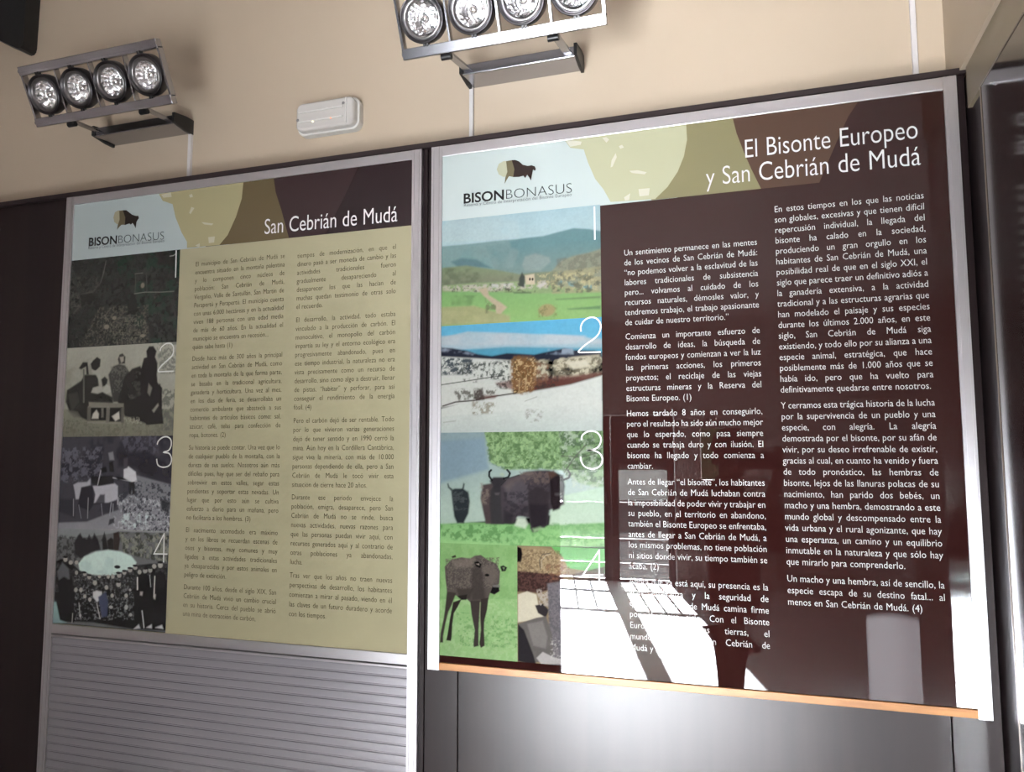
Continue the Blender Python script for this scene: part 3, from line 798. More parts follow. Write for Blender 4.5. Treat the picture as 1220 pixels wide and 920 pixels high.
def draw_photo(ops, w, h, nx, k, seed, sat):
    asp = h / w
    ny = int(nx * asp)
    S, T = np.meshgrid(np.linspace(0, 1, nx), np.linspace(0, 1, ny))
    img = np.zeros((ny, nx, 3))
    Y = T * asp
    def sdist(P, closed=True):
        d = np.full(S.shape, 9.0)
        ins = np.zeros(S.shape, bool)
        n = len(P)
        for i in range(n if closed else n - 1):
            ax, ay = P[i]
            bx, by = P[(i + 1) % n]
            ex, ey = bx - ax, by - ay
            t = np.clip(((S - ax) * ex + (Y - ay) * ey) / (ex * ex + ey * ey + 1e-12), 0, 1)
            d = np.minimum(d, np.hypot(S - ax - t * ex, Y - ay - t * ey))
            if closed and ay != by:
                c = ((ay > Y) != (by > Y)) & (S < ex * (Y - ay) / (by - ay) + ax)
                ins ^= c
        return np.where(ins, -d, d) if closed else d
    def ss(x):
        x = np.clip(x, 0, 1)
        return x * x * (3 - 2 * x)
    for i, (op, col, ex, P) in enumerate(ops):
        c = np.array(lin(col[:3]))
        if op == 'e':
            (cx, cy), (rx, ry) = P
            d = np.hypot((S - cx / 1000) / max(rx / 1000, .004), (T - cy / 1000) / max(ry / 1000, .004))
            a = ss((1.25 - d) / 0.5) * ex[1]
            img += (c - img) * a[..., None]
            continue
        Q = [(x / 1000, z / 1000 * asp) for x, z in P]
        if op == 'l':
            d = sdist(Q, False)
            a = ss((ex[0] / 2000 + 0.003 - d) / 0.005) * ex[1]
        else:
            d = sdist(Q)
            soft = (ex[0] if op == 'p' else 4) / 1000 + 0.005
            a = ss(0.5 - d / (2 * soft))
            if op == 'p':
                a = a * ex[1]
            elif op == 'g':
                t = np.clip((T * 1000 - ex[3]) / (ex[4] - ex[3]), 0, 1)[..., None]
                c = np.array(lin(ex[:3])) * (1 - t) + c * t
            elif op == 'n':
                f = ex[1]
                v = 0.5 * value_noise(S * f, Y * f, seed + i) + 0.3 * value_noise(S * f * 2.1, Y * f * 2.1, seed + i + 50) + 0.2 * value_noise(S * f * 4.3, Y * f * 4.3, seed + i + 90)
                a = a * ss((v - ex[2] + 0.12) / 0.26) * ex[0]
        img = img + (c - img) * a[..., None]
    g = 0.5 * value_noise(S * 60, Y * 60, seed + 7) + 0.5 * value_noise(S * 130, Y * 130, seed + 8)
    c = value_noise(S * 9, Y * 9, seed + 9)
    img *= (0.89 + 0.15 * g + 0.07 * c)[..., None]
    lum = img @ np.array([0.3, 0.59, 0.11])
    img = lum[..., None] + sat * (img - lum[..., None])
    return np.clip(img * k, 0.0, 0.92), nx, ny

M_PHOTO = mat_photo('photo_print')

def photograph(key, r, nx, k, y, parent, label):
    x0, x1, z0, z1 = r
    img, nx, ny = draw_photo(PAINT[key], x1 - x0, z1 - z0, nx, k, sum(map(ord, key)), 0.8 if key[0] == 'R' else 0.9)
    L = root_of(parent).location
    X, Z = np.meshgrid(np.linspace(x0, x1, nx), np.linspace(z0, z1, ny))
    co = np.stack([X - L.x, np.full(X.shape, y - L.y), Z - L.z], -1).reshape(-1, 3)
    idx = np.arange(nx * ny).reshape(ny, nx)
    q = np.stack([idx[:-1, :-1], idx[:-1, 1:], idx[1:, 1:], idx[1:, :-1]], -1).reshape(-1, 4)
    me = bpy.data.meshes.new('photograph')
    me.vertices.add(len(co))
    me.vertices.foreach_set('co', co.ravel())
    me.loops.add(q.size)
    me.loops.foreach_set('vertex_index', q.ravel().astype(np.int32))
    me.polygons.add(len(q))
    me.polygons.foreach_set('loop_start', np.arange(0, q.size, 4, dtype=np.int32))
    me.update(calc_edges=True)
    at = me.attributes.new('ink', 'FLOAT_COLOR', 'POINT')
    rgba = np.ones((len(co), 4))
    rgba[:, :3] = img.reshape(-1, 3)
    at.data.foreach_set('color', rgba.ravel())
    me.materials.append(M_PHOTO)
    o = bpy.data.objects.new('photograph', me)
    COL.objects.link(o)
    o.parent = parent
    o['label'] = label
    return o

# ================================================================== THE SETTING
CORNER = 1.219
WING = -0.37            # the wing wall on the right ends here
YW = 0.11               # face of the beige wall, set back behind the panelling
ZC = 3.35
struct('wall_front', box(-4.6, CORNER + 0.3, YW, 0.28, 0, ZC), M_WALL)
struct('wall_right', box(CORNER - 0.012, CORNER + 0.3, WING, YW, 2.405, ZC), M_WALL)
struct('trim_1', box(CORNER + 0.005, CORNER + 0.3, WING, YW, 0, 2.405), M_TRIM)
struct('floor', box(-4.6, 4.8, -8.16, 0.28, -0.1, 0), M_FLOOR)
struct('ceiling', box(-4.6, 4.8, -8.3, 0.28, ZC, ZC + 0.1), M_CEIL)
struct('wall_left', box(-4.7, -4.6, -8.3, 0.28, 0, ZC), M_ROOM)
struct('wall_far_right', box(4.8, 4.9, -8.3, 0.28, 0, ZC), M_ROOM)
struct('wall_front_right', box(CORNER + 0.3, 4.8, YW, 0.28, 0, ZC), M_ROOM)
DY = -8.16
bk = bmesh.new()
bm_box(bk, -4.6, -1.90, DY - 0.14, DY, 0, ZC)
bm_box(bk, -0.26, 0.06, DY - 0.14, DY, 0, ZC)
bm_box(bk, 0.48, 4.8, DY - 0.14, DY, 0, ZC)
bm_box(bk, 0.06, 0.48, DY - 0.14, DY, 0, 1.30)  # below an unseen opening, added to let sun onto the banner
bm_box(bk, 0.06, 0.48, DY - 0.14, DY, 1.95, ZC)
bm_box(bk, -1.90, -0.26, DY - 0.14, DY, 2.14, ZC)
struct('wall_back', bk, M_ROOM)
def leaf(n, x0, x1):
    d = box(x0 - 0.09, x0, DY - 0.06, DY - 0.01, 0.0, 2.13)
    bm_box(d, x1, x1 + 0.09, DY - 0.06, DY - 0.01, 0.0, 2.13)
    bm_box(d, x0, x1, DY - 0.06, DY - 0.01, 2.06, 2.13)
    bm_box(d, x0, x1, DY - 0.06, DY - 0.01, 0.0, 0.03)
    d = struct('door_%d' % n, d, M_DOORF)
    g = bpy.data.materials.new('door_glass')
    g.use_nodes = True
    nt = g.node_tree
    nt.nodes.remove(nt.nodes['Principled BSDF'])
    tr = nt.nodes.new('ShaderNodeBsdfTransparent')
    tr.inputs[0].default_value = (0.92, 0.94, 0.93, 1)
    gl = nt.nodes.new('ShaderNodeBsdfGlossy')
    gl.inputs['Roughness'].default_value = 0.02
    mx = nt.nodes.new('ShaderNodeMixShader')
    fr = nt.nodes.new('ShaderNodeFresnel')
    nt.links.new(fr.outputs[0], mx.inputs[0])
    nt.links.new(tr.outputs[0], mx.inputs[1])
    nt.links.new(gl.outputs[0], mx.inputs[2])
    nt.links.new(mx.outputs[0], nt.nodes['Material Output'].inputs['Surface'])
    obj('glass_pane', box(x0, x1, DY - 0.04, DY - 0.034, 0.03, 2.06), g, d)
    b = bmesh.new()
    for z, t in ((0.21, 0.022), (0.52, 0.022), (1.0, 0.007)):
        bm_box(b, x0, x1, DY - 0.03, DY - 0.012, z - t, z + t)
    nb = 4 if n == 2 else 3
    for i in range(1, nb):
        x = x0 + (x1 - x0) * i / nb
        bm_box(b, x - 0.014, x + 0.014, DY - 0.03, DY - 0.012, 0.03, 0.52)
    obj('glazing_bars', b, M_BAR, d)
    bl = box(x0, x1, DY - 0.056, DY - 0.05, 1.42, 2.06)  # blind added to end the sun patch on the floor sooner
    obj('added_blind', bl, sheer('added_blind_fabric', (0.3, 0.3, 0.3), 0.025), d)
    obj('door_handle', box(x1 + 0.03, x1 + 0.05, DY - 0.01, DY + 0.05, 0.95, 1.15, bevel=0.006), M_ALU, d)
leaf(1, -1.80, -1.18)
leaf(2, -0.99, -0.36)
struct('ground', box(-40, 40, -60, DY - 0.14, -0.2, -0.02), M_GROUND)

struct('added_pale_wall', box(-25, -2.1, -27, -26.5, -0.02, 3.2), M_ADDWALL)  # unseen wall, added to hide bright sky and grey the door panes
struct('added_hedge', box(-2.0, 25, -27.4, -26.4, -0.02, 3.6, bevel=0.2), mat('added_hedge_dark', (0.02, 0.03, 0.015), 0.9, spec=0.0))  # unseen dark mass, added so the extra back wall opening reflects dark

# dark laminate boards behind and below the displays; each joint is a narrow gap
def board(n, x0, x1):
    g = 0.0012
    struct('trim_%d' % n, box(x0 + g, x1 - g, 0.012, YW, 0.0, 2.398, bevel=0.0008, seg=1), M_WOOD)
JOINTS = (-3.7, -2.47, -1.2345, -0.014, 0.0745, 1.1300, CORNER)
for i in range(len(JOINTS) - 1):
    board(i + 2, JOINTS[i], JOINTS[i + 1])
struct('trim_20', box(-3.7, CORNER, -0.001, YW, 2.398, 2.411), M_TRIM)
struct('trim_21', box(CORNER - 0.003, CORNER + 0.005, WING, -0.012, 2.317, 2.405), M_BAND)

# ================================================================== DISPLAY PANELS
def lift(k):
    return 0.004 - 0.0004 * k

TOP = 2.3965
M_WHITEL = mat_print('ink_white', (0.86, 0.86, 0.85))
M_BODYINK = mat_print('ink_body', (0.64, 0.625, 0.62))
M_INKBLACK = mat_print('ink_black', (0.008, 0.008, 0.010))

def page_numbers(D, side, parent, m, w):
    for n in '1234':
        q = []
        for path in TRACE['d%s%s' % (n, side)]:
            q += ribbon(path, w)
        flat_obj('page_number', q, lift(4), m, parent, 'thin white number %s' % n)

def emblem(side, parent, cols):
    ol = flat_obj('bison_emblem', [TRACE[{'L': 'iconcream', 'R': 'iconbrown'}[side]][0]], lift(3), mat_print('emblem_pale', cols[0]), parent, 'small bison emblem above the lettering')
    flat_obj('emblem_middle', [TRACE[{'L': 'iconcream', 'R': 'iconbrown'}[side]][1]], lift(4), mat_print('emblem_olive', cols[1]), ol)
    flat_obj('emblem_body', [TRACE[{'L': 'iconcream', 'R': 'iconbrown'}[side]][2]], lift(5), mat_print('emblem_brown', cols[2]), ol)

def logo_text(parent, x0, z0, x1, z1, sx0, sz0, sx1, sz1, cap):
    size = cap / 0.685
    L = Lettering()
    s1, s2 = 'BISON', 'BONASUS'
    wa, wb = L.width(s1, size, 1, 0.0, 4), L.width(s2, size, 1, 0.0, 4)
    xm = x0 + (x1 - x0) * wa / (wa + wb)
    zm = z0 + (z1 - z0) * wa / (wa + wb)
    L.fit(s1, x0, z0, xm, zm, size, 0.022, 4)
    L.build('logo_lettering', lift(3), M_INKBLACK, parent, 'bold black half of the logo word')
    L = Lettering()
    L.fit(s2, xm, zm, x1, z1, size, -0.022, 4)
    L.build('logo_lettering', lift(3), M_INKBLACK, parent, 'thin black half of the logo word')
    L = Lettering()
    L.fit('Reserva y Centro de Interpretación del Bisonte Europeo', sx0, sz0, sx1, sz1, 0.0125, -0.005, 2)
    L.build('logo_tagline', lift(3), mat_print('ink_grey', (0.1, 0.1, 0.1)), parent, 'small grey line under the logo word')

def stile(x0, x1, z0, z1):
    """flat aluminium upright with two shallow grooves"""
    b = bmesh.new()
    w = (x1 - x0)
    for a, c, d in ((0, 0.22, 0.0), (0.22, 0.27, 0.0015), (0.27, 0.73, 0.0), (0.73, 0.78, 0.0015), (0.78, 1.0, 0.0)):
        bm_box(b, x0 + a * w, x0 + c * w, d, 0.0125, z0, z1)
    return b

# ---- right panel
PR = thing('information_panel', 'dark brown information panel with colour photos of bison, title El Bisonte Europeo', 'information panel', (0.6, 0.012, 1.0856), 'information panels on the wall')
obj('frame_stile', stile(0.0, 0.0295, 1.0856, TOP), M_ALU, PR)
obj('frame_stile', stile(1.1755, 1.2005, 1.0856, TOP), M_ALU, PR)
obj('frame_rail', box(0.0295, 1.1755, 0.0, 0.0125, 2.3685, TOP, bevel=0.001), M_ALU, PR)
obj('frame_rail', box(0.0295, 1.1755, -0.001, 0.0125, 1.0870, 1.1035, bevel=0.001), M_ORANGE, PR, label='narrow orange wood strip along the bottom edge')
bR = obj('board', box(0.0295, 1.1755, lift(0), 0.0115, 1.1035, 2.3685), mat_print('print_brown', scl((62, 31, 29), .60)), PR, label='glossy dark brown printed board')
HZ0, HZ1 = 2.1965, 2.3683
def clip(pts, z0, z1):
    return [(x, min(max(z, z0), z1)) for x, z in pts]
def side_cut(pts):
    # keep an outline inside the header band without stacking points on its edge
    out = []
    for i in range(len(pts)):
        (xa, za), (xb, zb) = pts[i], pts[(i + 1) % len(pts)]
        if HZ0 <= za <= HZ1:
            out.append((xa, za))
        for h in (HZ0, HZ1):
            if (za - h) * (zb - h) < 0:
                t = (h - za) / (zb - za)
                out.append((xa + (xb - xa) * t, h))
    return out
def band(x0, edge):
    # from x0 to a traced right edge running through the header band
    e = sorted(edge, key=lambda q: q[1])
    e = [(e[0][0], HZ0)] + [q for q in e if HZ0 + 0.003 < q[1] < HZ1 - 0.003] + [(e[-1][0], HZ1)]
    return [(x0, HZ1), (x0, HZ0)] + e
flat_obj('header_field', [rect(0.0297, 0.62, HZ0, HZ1)] , lift(1), mat_print('header_pale', scl((206, 220, 218), KR)), bR, 'pale blue white field behind the logo')
flat_obj('header_field', [side_cut(TRACE['creamR'][:12] + [TRACE['creamR'][12]])], lift(4), mat_print('header_cream', scl((198, 199, 166), KR)), bR, 'large cream bison shape in the header')
flat_obj('header_field', [band(0.56, TRACE['oliveR'][6:12])], lift(3), mat_print('header_olive', scl((146, 140, 102), KR)), bR, 'olive field in the header')
flat_obj('header_field', [band(0.66, TRACE['brownR'][5:][::1])], lift(2), mat_print('header_brown', scl((92, 66, 52), KR)), bR, 'mid brown field in the header')
for q in TRACE['hiR']:
    flat_obj('header_highlight', [q], lift(5), (bpy.data.materials.get('header_light') or mat_print('header_light', scl((222, 222, 204), KR))), bR)
photograph('R1', (0.0297, 0.4385, 1.927, 2.199), 250, KP, lift(2), bR, 'photo of a green valley with a village under blue hills')
photograph('R2', (0.0297, 0.4385, 1.659, 1.927), 250, KP, lift(2), bR, 'photo of a snowy valley under a bright blue sky')
photograph('R3', (0.0297, 0.4385, 1.389, 1.659), 250, KP, lift(2), bR, 'photo of three dark bison standing on grass')
photograph('R4', (0.0297, 0.2285, 1.1205, 1.389), 150, KP, lift(2), bR, 'photo of a brown bison calf on green grass')
photograph('R5', (0.2285, 0.4385, 1.1205, 1.389), 150, KP, lift(2), bR, 'photo of a bison head feeding beside pale stone')
page_numbers(TRACE, 'R', bR, M_WHITEL, 0.0036)
emblem('R', bR, (scl((196, 198, 170), KR), scl((120, 112, 84), KR), scl((52, 38, 34), KR)))
logo_text(bR, 0.0865, 2.2393, 0.372, 2.2358, 0.0888, 2.2300, 0.3698, 2.2275, 0.0245)
L = Lettering()
L.fit('El Bisonte Europeo', 0.7693, 2.2715, 1.1249, 2.2706, 0.062, -0.007, 5)
L.fit('y San Cebrián de Mudá', 0.685, 2.2165, 1.127, 2.2116, 0.062, -0.007, 5)
L.build('title_lettering', lift(6), mat_print('ink_title_white', (0.70, 0.69, 0.69)), bR, 'large white title in two lines')
TEXT_R1 = [
 (2.0745, 1.9090, ['Un sentimiento permanece en las mentes', 'de los vecinos de San Cebrián de Mudá:', '“no podemos volver a la esclavitud de las', 'labores tradicionales de subsistencia', 'pero... volvamos al cuidado de los', 'recursos naturales, démosles valor, y', 'tendremos trabajo, el trabajo apasionante', 'de cuidar de nuestro territorio.”']),
 (1.8755, 1.7310, ['Comienza un importante esfuerzo de', 'desarrollo de ideas, la búsqueda de', 'fondos europeos y comienzan a ver la luz', 'las primeras acciones, los primeros', 'proyectos; el reciclaje de las viejas', 'estructuras mineras y la Reserva del', 'Bisonte Europeo. (1)']),
 (1.6965, 1.5763, ['Hemos tardado 8 años en conseguirlo,', 'pero el resultado ha sido aún mucho mejor', 'que lo esperado, como pasa siempre', 'cuando se trabaja duro y con ilusión. El', 'bisonte ha llegado y todo comienza a', 'cambiar.']),
 (1.5405, 1.3516, ['Antes de llegar “el bisonte”, los habitantes', 'de San Cebrián de Mudá luchaban contra', 'la imposibilidad de poder vivir y trabajar en', 'su pueblo, en el territorio en abandono,', 'también el Bisonte Europeo se enfrentaba,', 'antes de llegar a San Cebrián de Mudá, a', 'los mismos problemas, no tiene población', 'ni sitios donde vivir, su tiempo también se', 'acaba. (2)']),
 (1.3180, 1.1721, ['Ahora que ya está aquí, su presencia es la', 'gran esperanza y la seguridad de', 'que San Cebrián de Mudá camina firme', 'por el nuevo siglo. Con el Bisonte', 'Europeo en estas tierras, el', 'mundo conoce a San Cebrián de', 'Mudá y la vida. (3)']),
]
TEXT_R2 = [
 (2.1444, 1.7420, ['En estos tiempos en los que las noticias', 'son globales, excesivas y que tienen difícil', 'repercusión individual, la llegada del', 'bisonte ha calado en la sociedad,', 'produciendo un gran orgullo en los', 'habitantes de San Cebrián de Mudá, una', 'posibilidad real de que en el siglo XXI, el', 'siglo que parece traer un definitivo adiós a', 'la ganadería extensiva, a la actividad', 'tradicional y a las estructuras agrarias que', 'han modelado el paisaje y sus especies', 'durante los últimos 2.000 años, en este', 'siglo, San Cebrián de Mudá siga', 'existiendo, y todo ello por su alianza a una', 'especie animal, estratégica, que hace', 'posiblemente más de 1.000 años que se', 'había ido, pero que ha vuelto para', 'definitivamente quedarse entre nosotros.']),
 (1.7073, 1.3744, ['Y cerramos esta trágica historia de la lucha', 'por la supervivencia de un pueblo y una', 'especie, con alegría. La alegría', 'demostrada por el bisonte, por su afán de', 'vivir, por su deseo irrefrenable de existir,', 'gracias al cual, en cuanto ha venido y fuera', 'de todo pronóstico, las hembras de', 'bisonte, lejos de las llanuras polacas de su', 'nacimiento, han parido dos bebés, un', 'macho y una hembra, demostrando a este', 'mundo global y descompensado entre la', 'vida urbana y el rural agonizante, que hay', 'una esperanza, un camino y un equilibrio', 'inmutable en la naturaleza y que sólo hay', 'que mirarlo para comprenderlo.']),
 (1.3390, 1.2905, ['Un macho y una hembra, así de sencillo, la', 'especie escapa de su destino fatal... al', 'menos en San Cebrián de Mudá. (4)']),
]
SZR, XSR = 0.0205, 0.85
for paras, x0, x1 in ((TEXT_R1, 0.4937, 0.7925), (TEXT_R2, 0.8303, 1.1290)):
    L = Lettering()
    column(L, paras, x0, x1, SZR, XSR, -0.007, 2, 0.0052)
    L.build('body_lettering', lift(3), M_BODYINK, bR, 'column of white body text')

# ---- left panel
PL = thing('information_panel', 'cream information panel titled San Cebrián de Mudá, old photos, above ribbed grey shutter', 'information panel', (-0.625, 0.012, 0.0), 'information panels on the wall')
obj('frame_stile', stile(-1.2228, -1.1935, 0.0, TOP), M_ALU, PL)
obj('frame_stile', stile(-0.0550, -0.0277, 0.0, TOP), M_ALU, PL)
obj('frame_rail', box(-1.1935, -0.0550, 0.0, 0.0125, 2.3715, TOP, bevel=0.001), M_ALU, PL)
rl = box(-1.1935, -0.0550, 0.0, 0.0125, 1.0905, 1.1165, bevel=0.001)
bm_box(rl, -1.1935, -0.0550, -0.003, 0.0125, 1.0815, 1.0880, bevel=0.0015)
obj('frame_rail', rl, M_ALU, PL)
CREAM = scl((156, 151, 123), KL)
bL = obj('board', box(-1.1935, -0.0550, lift(0), 0.0115, 1.1165, 2.3715), mat_print('print_cream', CREAM), PL, label='glossy cream printed board')
HZ0, HZ1 = 2.1965, 2.3713
flat_obj('header_field', [rect(-1.1933, -0.60, HZ0, HZ1)], lift(1), mat_print('header_pale_l', scl((160, 172, 172), KL)), bL, 'pale grey field behind the logo')
flat_obj('header_field', [side_cut(TRACE['creamL'][:7] + TRACE['creamL'][8:])], lift(5), mat_print('header_cream_l', scl((152, 146, 112), KL)), bL, 'large cream bison shape in the header')
flat_obj('header_field', [rect(-0.62, -0.0552, HZ0, HZ1)], lift(2), mat_print('header_dark_l', scl((44, 28, 32), 0.8)), bL, 'dark brown field behind the title')
flat_obj('header_field', [band(-0.70, TRACE['oliveL'][5:9])], lift(4), mat_print('header_olive_l', scl((92, 80, 56), KL * 0.95)), bL, 'olive field in the header')
flat_obj('header_field', [band(-0.52, TRACE['brownL'][4:8])], lift(3), mat_print('header_brown_l', scl((58, 40, 42), 0.85)), bL, 'mid brown field in the header')
for q in TRACE['hiL']:
    flat_obj('header_highlight', [q], lift(6), (bpy.data.materials.get('header_light_l') or mat_print('header_light_l', scl((172, 168, 146), KL))), bL)
for key, z0, z1, lab in (('L1', 1.9275, 2.1965, 'dark photo of a rocky wooded gully'), ('L2', 1.6605, 1.9275, 'old photo of women in black seated round a stool'),
                         ('L3', 1.392, 1.6605, 'old photo of an ox cart and a man in white'), ('L4', 1.118, 1.392, 'old photo of a crowd before a big pale rock')):
    photograph(key, (-1.1933, -0.7890, z0, z1), 250, KL, lift(2), bL, lab)
page_numbers(TRACE, 'L', bL, mat_print('ink_soft_white', (0.66, 0.68, 0.64)), 0.0038)
emblem('L', bL, (scl((150, 146, 122), KL), scl((92, 84, 64), KL), scl((46, 36, 32), .8)))
logo_text(bL, -1.1318, 2.2367, -0.8466, 2.2313, -1.1311, 2.2263, -0.8463, 2.2238, 0.0245)
L = Lettering()
L.fit('San Cebrián de Mudá', -0.5048, 2.2145, -0.0952, 2.2106, 0.062, -0.004, 5)
L.build('title_lettering', lift(6), mat_print('ink_title', (0.74, 0.72, 0.72)), bL, 'large white title')
TEXT_L1 = [
 (2.1470, 1.9083, ['El municipio de San Cebrián de Mudá se', 'encuentra situado en la montaña palentina', 'y lo componen cinco núcleos de', 'población: San Cebrián de Mudá,', 'Vergaño, Valle de Santullán, San Martín de', 'Perapertú y Perapertú. El municipio cuenta', 'con unas 6.000 hectáreas y en la actualidad', 'viven 188 personas con una edad media', 'de más de 60 años. En la actualidad el', 'municipio se encuentra en recesión...~', 'quién sabe hasta (1)']),
 (1.8750, 1.6600, ['Desde hace más de 300 años la principal', 'actividad en San Cebrián de Mudá, como', 'en toda la montaña de la que forma parte,', 'se basaba en la tradicional agricultura,', 'ganadería y horticultura. Una vez al mes,', 'en los días de feria, se desarrollaba un', 'comercio ambulante que abastecía a sus', 'habitantes de artículos básicos como: sal,', 'azúcar, café, telas para confección de', 'ropa, botones. (2)']),
 (1.6250, 1.4329, ['Su historia se puede contar. Una vez que lo', 'de cualquier pueblo de la montaña, con la', 'dureza de sus suelos. Nosotros aún más', 'difíciles pues, hay que ser del rebaño para', 'sobrevivir en estos valles, segar estas', 'pendientes y soportar estas nevadas. Un', 'lugar que por esto aún se cultiva', 'esfuerzo a diario para un mañana, pero', 'no facilitaría a los hombres. (3)']),
 (1.3985, 1.2777, ['El nacimiento acomodado era máximo', 'y en los libros se recuerdan escenas de', 'osos y bisontes, muy comunes y muy', 'ligados a estas actividades tradicionales', 'ya desaparecidas y por estos animales en', 'peligro de extinción.']),
 (1.2439, 1.1725, ['Durante 100 años, desde el siglo XIX, San', 'Cebrián de Mudá vivió un cambio crucial', 'en su historia. Cerca del pueblo se abrió', 'una mina de extracción de carbón,  ']),
]
TEXT_L2 = [
 (2.1430, 2.0025, ['tiempos de modernización, en que el', 'dinero pasó a ser moneda de cambio y las', 'actividades tradicionales fueron', 'gradualmente desapareciendo al', 'desaparecer los que las hacían de', 'muchas quedan testimonio de otras solo', 'el recuerdo.']),
 (1.9660, 1.7302, ['El desarrollo, la actividad, todo estaba', 'vinculado a la producción de carbón. El', 'monocultivo, el monopolio del carbón', 'impartía su ley y el entorno ecológico era', 'progresivamente abandonado, pues en', 'ese tiempo industrial, la naturaleza no era', 'vista precisamente como un recurso de', 'desarrollo, sino como algo a destruir, llenar', 'de pistas, “habitar” y perforar, para así', 'conseguir el rendimiento de la energía', 'fósil. (4)']),
 (1.6945, 1.5259, ['Pero el carbón dejó de ser rentable. Todo', 'por lo que vivieron varias generaciones', 'dejó de tener sentido y en 1990 cerró la', 'mina. Aún hoy en la Cordillera Cantábrica,', 'sigue viva la minería, con más de 10.000', 'personas dependiendo de ella, pero a San', 'Cebrián de Mudá le tocó vivir esta', 'situación de cierre hace 20 años.']),
 (1.4930, 1.3253, ['Durante ese periodo envejece la', 'población, emigra, desaparece, pero San', 'Cebrián de Mudá no se rinde, busca', 'nuevas actividades, nuevas razones para', 'que las personas puedan vivir aquí, con', 'recursos generados aquí y al contrario de', 'otras poblaciones ya abandonadas,', 'lucha.']),
 (1.2908, 1.1922, ['Tras ver que los años no traen nuevas', 'perspectivas de desarrollo, los habitantes', 'comienzan a mirar al pasado, viendo en él', 'las claves de un futuro duradero y acorde', 'con los tiempos.']),
]
M_INKOLIVE = mat_print('ink_olive', (0.085, 0.073, 0.05))
for paras, x0, x1 in ((TEXT_L1, -0.7330, -0.4355), (TEXT_L2, -0.3965, -0.0985)):
    L = Lettering()
    column(L, paras, x0, x1, 0.0195, 0.85, -0.010, 2, 0.005)
    L.build('body_lettering', lift(3), M_INKOLIVE, bL, 'column of thin dark olive body text')

# ---- ribbed roller shutter below the left panel
sh = bmesh.new()
pitch, z = 0.0229, 1.0815
prof = ((0.0125, 0.0), (0.0072, 0.0), (0.0068, 0.05), (0.0042, 0.08), (0.0036, 0.30), (0.0034, 0.60), (0.0036, 0.82), (0.0028, 0.86), (0.0026, 0.94), (0.0040, 0.96), (0.0072, 1.0), (0.0125, 1.0))
while z > 0.02:
    rows = []
    for x in (-1.1925, -0.0560):
        rows.append([sh.verts.new((x, y - 0.001, z - t * pitch)) for y, t in prof])
    for i in range(len(prof) - 1):
        sh.faces.new((rows[0][i], rows[1][i], rows[1][i + 1], rows[0][i + 1]))
    sh.faces.new(rows[0][::-1])
    sh.faces.new(rows[1])
    z -= pitch
obj('roller_shutter', sh, M_SHUT, PL, label='grey ribbed metal roller shutter')

